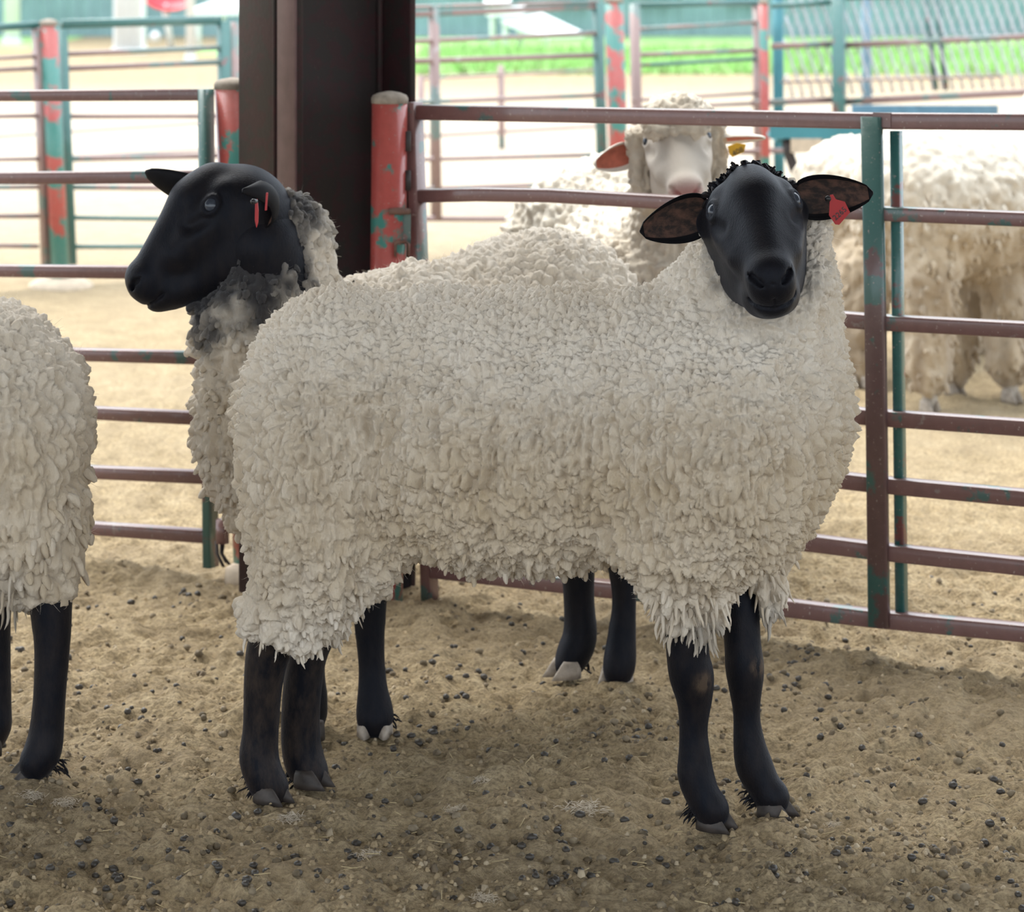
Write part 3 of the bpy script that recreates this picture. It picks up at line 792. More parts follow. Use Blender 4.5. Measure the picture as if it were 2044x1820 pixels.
    for i, (pts, d) in enumerate((([nf[-3][0]], (-1, .3, -.6)), ([ff[-3][0]], (-1, .3, -.6)), ([nh[-3][0], nh[-3][0] + [0, 0, .02]], (-1, .1, -.6)), ([fh[-2][0]], (-1, .1, -.7)))):
        pts = [p + np.array([-.017, .004, -.004]) for p in pts]; feather(t, pts, d, 30 + i)
    return t
front_sheep()
# ---- the ewe behind it, head in profile to the left
def rear_sheep():
    t = thing('sheep', 'black-faced sheep behind, its head in profile beside the steel column', 'sheep', (-.15, 5.17, 0), 'black-faced sheep in the pen')
    s = SDF(); yw = -28
    cpx(s, (660, 800, 5.08, 215), (1080, 690, 5.28, 218), k=.06)
    epx(s, 1085, 640, 5.28, 170, 178, .19, yaw=yw)
    epx(s, 850, 800, 5.15, 330, 260, .20, yaw=yw)
    epx(s, 540, 850, 5.02, 120, 225, .17, yaw=yw)                              # chest
    epx(s, 690, 960, 4.98, 120, 170, .12, yaw=yw)
    cpx(s, (735, 1000, 5.0, 90), (738, 1180, 4.99, 40))
    cpx(s, (640, 1000, 5.08, 90), (632, 1180, 5.04, 42))
    cpx(s, (1130, 900, 5.36, 130), (1155, 1090, 5.39, 50))
    cpx(s, (1180, 900, 5.30, 120), (1246, 1100, 5.33, 44))
    cpx(s, (560, 770, 5.05, 150), (520, 600, 5.02, 112), k=.05)                # neck
    cpx(s, (525, 640, 5.02, 110), (560, 470, 5.02, 88), k=.05)
    cpx(s, (600, 640, 5.05, 105), (602, 482, 5.05, 58), k=.05); cpx(s, (566, 432, 5.02, 54), (532, 560, 4.99, 86), k=.03); cpx(s, (532, 560, 4.99, 86), (470, 630, 4.97, 58), k=.03)
    epx(s, 490, 640, 4.98, 76, 78, .08, yaw=yw)
    epx(s, 404, 612, 4.955, 17, 15, .016, yaw=yw, k=.015)
    hc = P(430, 470, 4.95)
    def tint(v):
        d = np.linalg.norm((v - hc) / np.array([1.0, 1.25, 1.0]), axis=1) + .05 * vnoise(v / .05, 5) + .035 * vnoise(v / .02, 6)
        return sstep(.235, .10, d) * 1.0
    def dirt(v): return .35 * sstep(.75, .5, v[:, 2]) - .05
    def neck(v, n): return ((v[:, 0] < -.26) & (v[:, 2] > .30) & (n[:, 1] < .5)).astype(float) + 1e-6
    me, v, n = fleece_mesh('fleece', s, .0068, 1, 23, size=.020, amp=.0155, tint=tint, dirt=dirt, el=(1.7, 1.2), zl=(.5, .8),
                           tufts=[(neck, 1000, (.008, .018), (.005, .009), 1.1, .4)])
    obj('fleece', me, M['fleece'], t)
    wool_fibres(t, v, n, 6000, (.008, .016), .00015, 6, M['fleece'], tint=tint)
    b = SDF()
    f1 = chain_px([(736, 1100, 5.0, 45), (738, 1240, 4.995, 31), (742, 1330, 4.99, 26), (745, 1385, 4.985, 30), (748, 1420, 4.985, 36), (748, 1440, 4.98, 34)])
    f2 = chain_px([(632, 1100, 5.06, 45), (628, 1240, 5.04, 31), (622, 1330, 5.03, 26), (622, 1385, 5.03, 30), (618, 1420, 5.03, 34), (615, 1440, 5.03, 32)])
    h1 = chain_px([(1150, 1020, 5.39, 44), (1155, 1180, 5.39, 31), (1158, 1265, 5.39, 33), (1147, 1300, 5.385, 34), (1134, 1328, 5.38, 28)])
    h2 = chain_px([(1235, 1030, 5.33, 44), (1246, 1180, 5.32, 25), (1241, 1270, 5.315, 28), (1237, 1318, 5.31, 32), (1234, 1342, 5.305, 29)])
    for c in (f1, f2, h1, h2): b.chain(c, k=.004)
    b.cap(P(680, 800, 5.08), P(1090, 720, 5.28), .12, k=.05)
    for a, c in ((f1, P(700, 880, 5.02)), (f2, P(660, 880, 5.08)), (h1, P(1100, 800, 5.32)), (h2, P(1120, 800, 5.28))): b.cap(c, a[0][0], .06, a[0][1], k=.03)
    b.cap(P(620, 760, 5.06), P(520, 490, 4.98), .09, .07, k=.05)
    be = math.radians(16); cb, sb = math.cos(be), math.sin(be)
    L = np.array([sb, -cb, 0])
    o, R = frame(P(447, 418, 4.93) - L * .052, (-.545 * cb, -.545 * sb, -.838), (-.838 * cb, -.838 * sb, .545))
    hd = head_sdf(); obj('body', body_mesh('body', b, .007, hd, o, R, .003, neck=(P(545, 520, 5.0), .068)), M['hide'], t)
    add_eyes(t, o, R, hd)
    add_ear(t, P(425, 392, 5.02), P(290, 341, 5.00), nrm((-.1, .7, .6)), .027, cup=.38)
    # near ear folded forward and down at the tip
    Yr = 4.90
    mid = [P(522, 428, 4.93), P(548, 385, 4.90), P(520, 372, 4.86), P(486, 376, 4.83)]
    folded_ear(t, [P(533, 448, 4.93), P(549, 424, 4.92), P(549, 392, 4.91), P(526, 375, 4.885), P(483, 381, 4.85)], (.010, .022, .028, .025, .004), (.12, -.78, -.60), (-.6, 0, -.6), .35)
    pp = [P(x, y, 4.80) for x, y in ((509, 398), (514, 397), (517, 420), (516, 444), (512, 454), (508, 440))]
    ear_tag(t, pp, np.array([-.5, -1, 0]), pin=P(508, 402, 4.79), label='red plastic ear tag seen edge on')
    b2 = MB(); box(b2, P(532, 402, 4.84), (.0015, 0, 0), (0, .004, 0), (.001, 0, .014)); obj('tag_back', b2.mesh('tag_back', False), M['tag_red'], t)
    for ft, d, mm in (((748, 1466), (.0, -1), 'hoof_pale'), ((612, 1475), (-.5, -.8), 'hoof'), ((1128, 1350), (-.85, -.5), 'hoof_pale'), ((1230, 1366), (-.55, -.85), 'hoof_pale')):
        hoof(t, ground_pt(*ft), d, L=.060, Wd=.054, hh=.030, m=mm, spread=.008)
    feather(t, [f1[-3][0] + np.array([.022, .01, 0])], (.8, .3, -.4), 41, n=14); feather(t, [h1[-3][0] + np.array([.024, .01, -.01])], (.6, .5, -.7), 42, n=14)
rear_sheep()

# ---- the ewe cut by the edge of the frame, seen from its hindquarters
def edge_sheep():
    t = thing('sheep', 'black-legged sheep with only its woolly hindquarters in view at the edge, facing away', 'sheep', (-1.15, 4.8, 0), 'black-faced sheep in the pen')
    s = SDF(); yw = 10
    cpx(s, (-60, 850, 4.80, 232), (-760, 860, 4.86, 250), k=.05)
    epx(s, -24, 830, 4.79, 174, 228, .19, yaw=yw)
    epx(s, 26, 960, 4.75, 142, 240, .15, yaw=yw)
    cpx(s, (80, 1050, 4.71, 92), (104, 1165, 4.70, 48), k=.05)
    cpx(s, (45, 1060, 4.74, 100), (70, 1150, 4.71, 62), k=.05)
    cpx(s, (-60, 1050, 4.88, 100), (-10, 1150, 4.88, 42), k=.05)
    epx(s, -720, 930, 4.85, 190, 260, .20, yaw=yw)
    cpx(s, (-760, 1050, 4.80, 90), (-760, 1180, 4.80, 50)); cpx(s, (-700, 1050, 4.93, 90), (-700, 1180, 4.93, 50))
    cpx(s, (-850, 780, 4.84, 180), (-930, 560, 4.84, 125), k=.07)
    face = P(-1020, 470, 4.84)
    def tint(v):
        leg = sstep(.37, .29, v[:, 2] + .05 * vnoise(v / .04, 14)) * sstep(P(95, 1, 4.7)[0], P(20, 1, 4.7)[0], v[:, 0]) * (v[:, 0] > -1.2)
        return np.clip(sstep(.2, .1, np.linalg.norm(v - face, axis=1)) + .7 * leg * (.6 + .5 * vnoise(v / .02, 15)), 0, .9)
    def dirt(v): return .45 * sstep(.72, .45, v[:, 2])
    def hem(v, n): return ((v[:, 2] < .48) & (v[:, 2] > .315) & (v[:, 0] > -1.2) & (n[:, 2] < .5)).astype(float) + 1e-6
    def low(v, n): return ((v[:, 2] < .34) & (v[:, 0] > -1.2) & (v[:, 0] < P(48, 1, 4.7)[0])).astype(float) + 1e-6
    me, v, n = fleece_mesh('fleece', s, .0068, 1, 37, size=.0175, amp=.0135, tint=tint, dirt=dirt, el=(2.3, 1.2), zl=(.5, .72), folds=.008,
                           tufts=[(hem, 500, (.014, .028), (.006, .010), .7, .35), (low, 110, (.03, .06), (.0025, .005), .4, .05)], keep=lambda v: v[:, 0] > -9)
    obj('fleece', me, M['fleece'], t)
    wool_fibres(t, v, n, 5000, (.008, .018), .00015, 7, M['fleece'], tint=tint)
    b = SDF()
    h1 = chain_px([(95, 1080, 4.71, 55), (102, 1220, 4.70, 41), (104, 1290, 4.695, 35), (98, 1400, 4.69, 32), (93, 1455, 4.69, 33), (86, 1498, 4.685, 36), (70, 1525, 4.68, 33)])
    h2 = chain_px([(-20, 1080, 4.89, 52), (-12, 1220, 4.885, 34), (-8, 1330, 4.88, 29), (-8, 1420, 4.875, 30), (-12, 1450, 4.87, 33), (-24, 1478, 4.87, 30)])
    g1 = chain_px([(-760, 1100, 4.80, 45), (-760, 1330, 4.79, 30), (-762, 1440, 4.78, 30), (-780, 1490, 4.775, 32)])
    g2 = chain_px([(-700, 1100, 4.93, 45), (-700, 1330, 4.92, 30), (-702, 1410, 4.91, 30), (-720, 1450, 4.905, 32)])
    for c in (h1, h2, g1, g2): b.chain(c, k=.004)
    b.cap(P(-60, 850, 4.80), P(-760, 850, 4.86), .13, k=.05)
    for a, c in ((h1, P(0, 900, 4.76)), (h2, P(-40, 900, 4.85)), (g1, P(-740, 900, 4.82)), (g2, P(-720, 900, 4.9))): b.cap(c, a[0][0], .06, a[0][1], k=.03)
    b.cap(P(-850, 780, 4.84), P(-980, 480, 4.84), .09, .07, k=.05)
    o, R = frame(P(-1030, 440, 4.84), (-.55, 0, -.84), (-.84, 0, .55))
    obj('body', body_mesh('body', b, .007, hd := head_sdf(), o, R, .006, lambda v: np.full(len(v), .2)), M['hide'], t)
    add_eyes(t, o, R, hd)
    for sgn in (-1, 1):
        add_ear(t, P(-960, 410, 4.84 + sgn * .06), P(-930, 400, 4.84 + sgn * .20), nrm((-1, 0, 0)), .028)
    for ft, d in (((62, 1560), (-.9, -.45)), ((-30, 1505), (-.9, -.4)), ((-786, 1520), (-1, -.1)), ((-726, 1480), (-1, -.1))):
        hoof(t, ground_pt(*ft), d, L=.066, Wd=.054, hh=.030)
    feather(t, [h1[-3][0] + np.array([.022, .006, -.004]), h1[-2][0] + np.array([.024, .006, 0])], (.8, .2, -.6), 51, n=26)
edge_sheep()

# ---- the white sheep behind the gate looking over it
def merino_face():
    t = thing('sheep', 'white sheep behind the gate, looking over it, yellow tag in its ear', 'sheep', (.25, 6.6, 0), 'white sheep beyond the gate')
    s = SDF()
    cpx(s, (1270, 520, 6.75, 190), (1300, 600, 6.30, 165), k=.08)
    epx(s, 1265, 500, 6.70, 140, 200, .30, yaw=75)
    epx(s, 1350, 560, 6.30, 110, 150, .15, yaw=0)
    cpx(s, (1345, 520, 6.28, 92), (1350, 380, 6.20, 88), k=.05)                # neck
    cpx(s, (1300, 640, 6.26, 80), (1305, 960, 6.26, 42)); cpx(s, (1400, 640, 6.30, 80), (1405, 960, 6.30, 42))
    cpx(s, (1215, 640, 6.95, 90), (1210, 850, 6.95, 45)); cpx(s, (1340, 640, 7.0, 90), (1340, 850, 7.0, 45))
    epx(s, 1358, 255, 6.17, 78, 66, .075, yaw=0, k=.03)                       # topknot
    epx(s, 1350, 218, 6.15, 60, 32, .06, yaw=0, k=.03)
    cpx(s, (1272, 275, 6.12, 26), (1288, 395, 6.13, 38), k=.03); cpx(s, (1436, 262, 6.12, 26), (1428, 395, 6.13, 40), k=.03)
    cpx(s, (1302, 258, 6.01, 28), (1402, 248, 6.01, 28), k=.025); epx(s, 1352, 228, 6.08, 58, 40, .05, yaw=0, k=.03)
    hc = P(1350, 330, 6.1)
    def tint(v):
        front = sstep(6.42, 6.15, v[:, 1]); return front * sstep(.30, .05, np.linalg.norm(v - hc, axis=1)) * .13 * (1 + vnoise(v / .012, 3))
    def dirt(v): return .22 * sstep(6.5, 6.2, v[:, 1]) + .0
    me, v, n = fleece_mesh('fleece', s, .0065, 0, 51, size=.021, amp=.019, tint=tint, dirt=dirt, el=(1.3, 1.0))
    obj('fleece', me, M['fleece_merino'], t)
    b = SDF()
    lg = [chain_px([(x, 900, Y, 40), (x, 1030, Y, 22), (x, 1090 if Y < 6.6 else 985, Y, 24)]) for x, Y in ((1305, 6.26), (1405, 6.30), (1210, 6.95), (1340, 7.0))]
    for c in lg: b.chain(c, k=.004)
    b.cap(P(1290, 560, 6.35), P(1275, 540, 6.8), .12, k=.05)
    for c in lg: b.cap(P(1290, 600, 6.4 if c[0][0][1] < 6.6 else 6.8), c[0][0], .06, c[0][1], k=.03)
    b.cap(P(1330, 560, 6.3), P(1352, 360, 6.18), .08, .06, k=.05)
    phi = math.radians(48); D = np.array([.10, 0, -.995]); T = np.array([0, -1., 0])
    o, R = frame(P(1352, 288, 6.08), D * math.cos(phi) + T * math.sin(phi), T * math.cos(phi) - D * math.sin(phi))
    obj('body', body_mesh('body', b, .009, hd := head_sdf(), o, R, .004), M['hide_white'], t)
    add_eyes(t, o, R, hd)
    add_ear(t, P(1268, 306, 6.14), P(1187, 330, 6.10), nrm((-.2, -1, -.35)), .026, cup=.45, mats=('ear_white', 'ear_pink'))
    e = add_ear(t, P(1440, 285, 6.14), P(1528, 277, 6.10), nrm((.05, -.35, -1)), .024, cup=.35, mats=('ear_white', 'ear_pink'))
    pp = [P(x, y, 6.08) for x, y in ((1452, 292), (1470, 285), (1489, 288), (1485, 304), (1462, 314), (1456, 308))]
    ear_tag(t, pp, np.array([0, -1, -.1]), '408', m='tag_yellow', at=P(1473, 303, 6.078), size=.016, right=P(1490, 294, 6.) - P(1460, 309, 6.), up=P(1465, 290, 6.) - P(1475, 306, 6.), label='yellow plastic ear tag with dark digits')
    for x, Y in ((1305, 6.26), (1405, 6.30), (1210, 6.95), (1340, 7.0)):
        hoof(t, np.array([(x - CX) / F * Y, Y - .01, 0]), (0, -1), L=.06, Wd=.05, m='hoof_pale')
merino_face()

# ---- two white sheep further back on the other side of the gate
def white_sheep(label, seed, torso, legs, hooves, head, hd_dir, loc, neck):
    t = thing('sheep', label, 'sheep', loc, 'white sheep beyond the gate')
    s = SDF()
    for a, bb in torso: cpx(s, a, bb, k=.07)
    b = SDF()
    for L in legs:
        c = chain_px(L)
        for (p, r), (p2, r2) in zip(c[:-1], c[1:]): s.cap(p, p2, r, r2, k=.05)
        b.chain([(p, r * .5) for p, r in c] + [(c[-1][0] * np.array([1, 1, 0]) + np.array([0, 0, .03]), .022)], k=.02)
    a, bb = torso[0]; b.cap(P(*a[:3]), P(*bb[:3]), .12, k=.05)
    for L in legs: b.cap(P(*(a if abs(L[0][0] - a[0]) < abs(L[0][0] - bb[0]) else bb)[:3]), chain_px(L)[0][0], .05, k=.03)
    for u in neck: cpx(s, *u, k=.06)
    b.cap(P(*neck[-1][0][:3]), P(*head), .07, .06, k=.04)
    def dirt(v): return .12 + .6 * sstep(.70, .45, v[:, 2]) + .1 * vnoise(v / .1, seed)
    def tint(v): return .5 * sstep(.50, .34, v[:, 2] + .08 * vnoise(v / .06, seed + 3)) * (.55 + .6 * vnoise(v / np.array([.03, .03, .12]), seed + 4))  # brown shading low on the fleece, put into its colour
    def hang(v, n): return ((v[:, 2] < .62) & (v[:, 2] > .08) & (n[:, 2] < .4)).astype(float) + 1e-6
    me, v, n = fleece_mesh('fleece', s, .010, 0, seed, size=.03, amp=.013, tint=tint, dirt=dirt, el=(2.6, 1.6), zl=(.45, .8),
                           tufts=[(hang, 900, (.014, .032), (.006, .011), .5, .3)])
    obj('fleece', me, M['fleece_merino'], t)
    o, R = frame(P(*head), (hd_dir * .6, 0, -.8), (hd_dir * .8, 0, .6))
    obj('body', body_mesh('body', b, .010, hd := head_sdf(), o, R, .007), M['hide_white'], t)
    add_eyes(t, o, R, hd)
    for sg in (-1, 1):
        r0 = o + R @ np.array([sg * .06, -.06, -.035]); add_ear(t, r0, r0 + np.array([-.02 * hd_dir, sg * .12, -.01]) if R[1, 0] * sg * sg > 0 else r0 + R @ np.array([sg * .12, -.01, -.02]), nrm((hd_dir, 0, -.2)), .025, mats=('ear_white', 'ear_pink'))
    for px, Y, d in hooves:
        hoof(t, np.array([(px - CX) / F * Y, Y, 0]), d, L=.06, Wd=.055, m='hoof_pale')
white_sheep('white sheep beyond the gate, its rump partly hidden by the centre stile', 61,
            [((1700, 385, 9.15, 118), (1900, 380, 9.7, 122)), ((1700, 440, 9.1, 100), (1860, 450, 9.6, 110))],
            [[(1668, 520, 9.05, 55), (1668, 640, 9.0, 36), (1672, 745, 9.0, 26)], [(1722, 520, 8.95, 55), (1712, 640, 8.9, 42), (1712, 770, 8.85, 32)],
             [(1880, 520, 9.6, 50), (1880, 660, 9.6, 30), (1880, 690, 9.6, 26)], [(1940, 520, 9.75, 50), (1945, 660, 9.7, 28), (1945, 680, 9.7, 26)]],
            [(1672, 8.99, (0, -1)), (1712, 8.80, (.3, -1)), (1880, 9.58, (.2, -1)), (1945, 9.7, (.2, -1))],
            (2090, 260, 9.9), 1, (.95, 9.3, 0), [((1950, 340, 9.75, 90), (2040, 270, 9.88, 62))])
white_sheep('white sheep beyond the gate, its shaggy legs beside the centre stile', 67,
            [((1840, 385, 8.55, 150), (2130, 400, 8.75, 150)), ((1850, 420, 8.5, 130), (2100, 430, 8.7, 128))],
            [[(1850, 520, 8.40, 62), (1850, 640, 8.38, 38), (1856, 765, 8.35, 32)], [(1915, 520, 8.75, 58), (1912, 640, 8.70, 30), (1904, 745, 8.70, 25)],
             [(2018, 540, 8.60, 50), (2013, 640, 8.58, 33), (2018, 745, 8.55, 31)], [(2120, 540, 8.9, 55), (2120, 640, 8.9, 36), (2120, 730, 8.9, 32)]],
            [(1856, 8.34, (.5, -.8)), (1904, 8.69, (.6, -.7)), (2018, 8.54, (.6, -.7)), (2122, 8.9, (.7, -.6))],
            (2190, 190, 8.85), 1, (1.3, 8.6, 0), [((2085, 330, 8.75, 112), (2112, 222, 8.8, 78))])
# ------------------------------------------------------------------ ground, shed
def ground():
    def lines(lo, hi, step, ext_lo, ext_hi, g):
        a = list(np.arange(lo, hi, step)); d = step; x = hi
        while x < ext_hi: a.append(x); d *= g; x += d
        a.append(ext_hi); d = step; x = lo - step; pre = []
        while x > ext_lo: pre.append(x); d *= g; x -= d
        return np.array([ext_lo] + pre[::-1] + a)
    xs = lines(-1.05, 1.10, .0066, -30, 30, 1.09); ys = lines(3.72, 6.3, .0066, -8, 70, 1.022)
    X, Y = np.meshgrid(xs, ys, indexing='ij'); p = np.stack([X.ravel(), Y.ravel(), np.zeros(X.size)], 1)
    fade = sstep(14, 7, p[:, 1]) * sstep(3, 1.6, np.abs(p[:, 0])) * sstep(2, 3.4, p[:, 1])
    z = .014 * vnoise(p / .19, 1) + .010 * vnoise(p / .075, 2) + .0085 * vnoise(p / .032, 3) + .0075 * vnoise(p / .016, 4)
    F1, F2, D, I = worley(p / .042, 7); z += .010 * np.clip(1 - F1 / .42, 0, 1) * (I > .45); F1, F2, D, I = worley(p / .019, 9); z += .0045 * np.clip(1 - F1 / .45, 0, 1) * (I > .4)           # clods
    F1, F2, D, I = worley(p / .17, 8); z -= .016 * sstep(.42, .10, F1) * (I > .55)                     # hoof prints
    p[:, 2] = z * fade - .002
    nx, ny = X.shape; a = (np.arange(nx - 1)[:, None] * ny + np.arange(ny - 1)[None]).ravel()
    me = mk_mesh('ground', p, np.stack([a, a + ny, a + ny + 1, a + 1], 1))
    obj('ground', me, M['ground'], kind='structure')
    zg = p[:, 2].reshape(nx, ny)
    def zat(x, y):
        i = np.clip(np.searchsorted(xs, x) - 1, 0, nx - 2); j = np.clip(np.searchsorted(ys, y) - 1, 0, ny - 2)
        return float(zg[i, j])
    return zat
zat = ground()

def shed():
    mb = MB(); x0, x1, y0, y1, z = -9, 9, -0.1, 6.05, 3.0
    n = 48
    for i in range(n):                                     # ribbed sheets
        xa = x0 + (x1 - x0) * i / n; wd = (x1 - x0) / n
        box(mb, (xa + wd / 2, (y0 + y1) / 2, z + .02 * (i % 2)), (wd / 2 + .01, 0, 0), (0, (y1 - y0) / 2, 0), (0, 0, .008))
    obj('roof', mb.mesh('roof', False), M['roofm'], kind='structure')
shed()

def column():
    t = thing('steel_column', 'dark brown steel I-beam column carrying the shed roof', 'column', (-.37, 6.14, 0))
    a = np.array([.8, .6, 0]); b = np.array([.6, -.8, 0]); up = np.array([0, 0, 1.]); Yc = 6.14
    c = np.array([(653 - CX) / F * Yc, Yc, 0]); z0, z1 = -.03, 2.99; hz = (z1 - z0) / 2; zc = np.array([0, 0, (z0 + z1) / 2])
    for k, sg in enumerate((-1, 1)):
        mb = MB(); sweep(mb, [c + a * .135 * sg + up * z0, c + a * .135 * sg + up * z1], rrect(.014, .22, .003), a, b); obj('flange', mb.mesh('flange'), M['steel'], t)
    mb = MB(); sweep(mb, [c + up * z0, c + up * z1], rrect(.258, .011, .002, 1), a, b); obj('web', mb.mesh('web', False), M['steel'], t)
    mb = MB()
    for sg in (-1, 1):                                     # rolled fillets where web and flange meet
        for s2 in (-1, 1):
            q = c + a * .122 * sg + b * .010 * s2; tube(mb, [q + up * z0, q + up * z1], .008, 8)
    obj('fillet', mb.mesh('fillet'), M['steel'], t)
    mb = MB(); q = c - a * .1435 + b * .03; tube(mb, [q + up * z0, q + up * z1], .0045, 8); obj('conduit', mb.mesh('conduit'), M['steel'], t)
    mb = MB(); sweep(mb, [c - a * .1445 + b * .076 + up * z0, c - a * .1445 + b * .076 + up * z1], rrect(.006, .066, .002), a, b); obj('cover_strip', mb.mesh('cover_strip'), plain('pale_strip_paint', (.105, .062, .066), .45, .2, 25), t, label='paler flat strip along the flange')  # raised strip in a lighter tone than the flange
column()

# ------------------------------------------------------------------ gates and fences
DG = nrm((.878, -.479, 0)); NG = nrm((-.479, -.878, 0)); UP = np.array([0, 0, 1.])
def y_gate(px): return 5.907 / (1 + .545 * (px - CX) / F)
def y_far(px): return 12.84 / (1 - .81 * (px - CX) / F)
def y_far2(px): return 19.0 / (1 - .5 * (px - CX) / F)
def y_link(px): return 13.6 / (1 + .25 * (px - 1600) / F)

def rail(parent, yf, pts, hpx, m, depth=.034, nd=NG, name='rail', off=0., r=.004):
    path = []; 
    for px, py in pts:
        Y = yf(px); path.append(P(px, py, Y) - nd * off)
    h = hpx * yf(pts[0][0]) / F
    mb = MB(); sweep(mb, path, rrect(depth, h, min(r, h * .4)), nd, UP); return obj(name, mb.mesh(name), M[m], parent)
def stile(parent, yf, pts, wpx, m, depth=.03, d=DG, nd=NG, off=0., name='stile', zmin=None):
    path = [P(px, py, yf(pts[0][0] if False else px)) - nd * off for px, py in pts]
    # a stile stands in its own vertical line: keep one depth from top to foot
    Y0 = yf(pts[0][0]); path = [P(px, py, Y0 + (yf(px) - Y0)) - nd * off for px, py in pts]
    wd = wpx * Y0 / F / abs(d[0]) if abs(d[0]) > .3 else wpx * Y0 / F
    mb = MB(); sweep(mb, path, rrect(wd, depth, .004), d, nd); return obj(name, mb.mesh(name), M[m], parent)

def left_gate():
    t = thing('gate', 'rusty tube gate of seven rails, ending beside the steel column', 'gate', (-1.2, 6.4, 0), 'tube gates of the pen')
    rows = [((-330, 193), (0, 191), (404, 189)), ((-330, 354), (0, 355), (404, 353)), ((-330, 535), (0, 540), (404, 545)), ((-330, 690), (150, 707), (408, 714)),
            ((-330, 795), (175, 823), (410, 835)), ((-330, 900), (190, 942), (412, 952)), ((-330, 1005), (175, 1053), (414, 1070))]
    for k, r in enumerate(rows): rail(t, y_gate, r, 23 if k else 21, 'rail')
    stile(t, y_gate, [(411, 178), (415, 600), (421, 1131)], 17, 'stile', depth=.036)
    stile(t, y_gate, [(-318, 180), (-312, 1085)], 20, 'teal', depth=.036)
    b = MB(); tube(b, [P(444, 1036, 6.2), P(444, 1084, 6.2)], .0135, 14); obj('hinge_barrel', b.mesh('hinge_barrel'), M['rail'], t)
    for i, (x0, x1, xm) in enumerate(((430, 446, 426), (436, 458, 440), (440, 452, 436))):
        b = MB(); sweep(b, [P(xm + 6, 1080, 6.2), P((x0 + x1) / 2 - 4, 1105, 6.19), P(x1, 1131 - 4 * i, 6.18)], rrect(.007, .002, .0008, 1), np.array([1., 0, 0]), np.array([0, 1., 0])); obj('strap', b.mesh('strap'), M['dark'], t)
left_gate()

def right_gate():
    t = thing('gate', 'rusty tube gate of seven rails with a doubled centre stile, behind the front sheep', 'gate', (.3, 5.75, 0), 'tube gates of the pen')
    rows = [((838, 224), (1200, 230), (1740, 241), (2044, 243), (2400, 246)), ((838, 391), (960, 388), (1100, 390), (1400, 407), (1740, 425), (2044, 437), (2400, 452)),
            ((842, 565), (1740, 642), (2044, 658), (2400, 680)), ((846, 730), (1740, 832), (2044, 853), (2400, 880)), ((850, 857), (1740, 965), (2044, 993), (2400, 1028)),
            ((853, 985), (1740, 1098), (2044, 1130), (2400, 1168)), ((856, 1135), (1100, 1163), (1560, 1211), (1740, 1233), (2044, 1262), (2400, 1298))]
    hh = (30, 26, 28, 29, 29, 30, 31)
    for k, r in enumerate(rows):
        o = rail(t, y_gate, r, hh[k], 'rail')
    stile(t, y_gate, [(826, 204), (840, 600), (858, 1197)], 19, 'rail', depth=.040)
    stile(t, y_gate, [(1748, 232), (1756, 650), (1763, 1246)], 37, 'stile', depth=.020, off=-.020)
    stile(t, y_gate, [(1784, 262), (1788, 650), (1795, 1236)], 18, 'teal', depth=.024, off=.012, name='back_stile')
    stile(t, y_gate, [(2390, 230), (2392, 1310)], 24, 'stile', depth=.036)
    b = MB(); box(b, P(1768, 238, y_gate(1768)) + NG * .017, DG * .017, NG * .003, UP * .013); obj('weld_plate', b.mesh('weld_plate', False), M['rail'], t)
right_gate()

def round_post(label, px0, y0, px1, zb, r, Y, m, cap='dust', extra=None, group='round red gate posts'):
    top = P(px0, y0, Y); base = P(px1, 1, Y); base[2] = zb
    t = thing('gate_post', label, 'post', (base[0], base[1], 0), group)
    mb = MB(); tube(mb, [base, base * .5 + top * .5, top], r, 28); obj('post_tube', mb.mesh('post_tube'), M[m], t)
    mb = MB(); tube(mb, [top - UP * .010, top + UP * .000, top + UP * .006, top + UP * .011, top + UP * .014], [r * 1.03, r * 1.04, r * .95, r * .6, r * .15], 24); obj('post_cap', mb.mesh('post_cap'), M[cap], t)
    return t
t = round_post('red gate post with peeling teal paint, left of the steel column', 463, 168, 503, -.04, .0360, 6.27, 'red_post_worn')
mb = MB(); tube(mb, [np.array([-.53, 6.24, -.03]), np.array([-.53, 6.24, .012]), np.array([-.53, 6.24, .02]), np.array([-.53, 6.24, .022])], [.062, .058, .045, .01], 20); obj('post_footing', mb.mesh('post_footing'), M['stone'], t)
t = round_post('red gate post standing in front of the steel column', 778, 196, 768, -.04, .0352, 5.985, 'red_post')
b = MB(); tube(b, [P(776, 422, 5.94), P(800, 421, 5.94), P(816, 422, 5.955)], [.006, .0075, .006], 10); obj('hinge_lug', b.mesh('hinge_lug'), M['rust'], t)
b = MB(); sweep(b, [P(789, 512, 5.945), P(789, 486, 5.945), P(793, 482, 5.945), P(812, 482, 5.945), P(816, 486, 5.945), P(816, 512, 5.945)], rrect(.007, .01, .002), np.array([.7, 0, -.7]), np.array([0, 1., 0])); obj('latch_loop', b.mesh('latch_loop'), M['rust'], t)
b = MB(); box(b, P(808, 452, 5.965), (.012, -.006, 0), (0, .002, 0), (0, 0, .034)); obj('hinge_plate', b.mesh('hinge_plate', False), M['rail'], t)
for k, yy in enumerate((262, 340)):
    b = MB(); tube(b, [P(814, yy, 5.975), P(814, yy + 40, 5.975)], .006, 8); obj('hinge_pin', b.mesh('hinge_pin'), M['dark'], t)

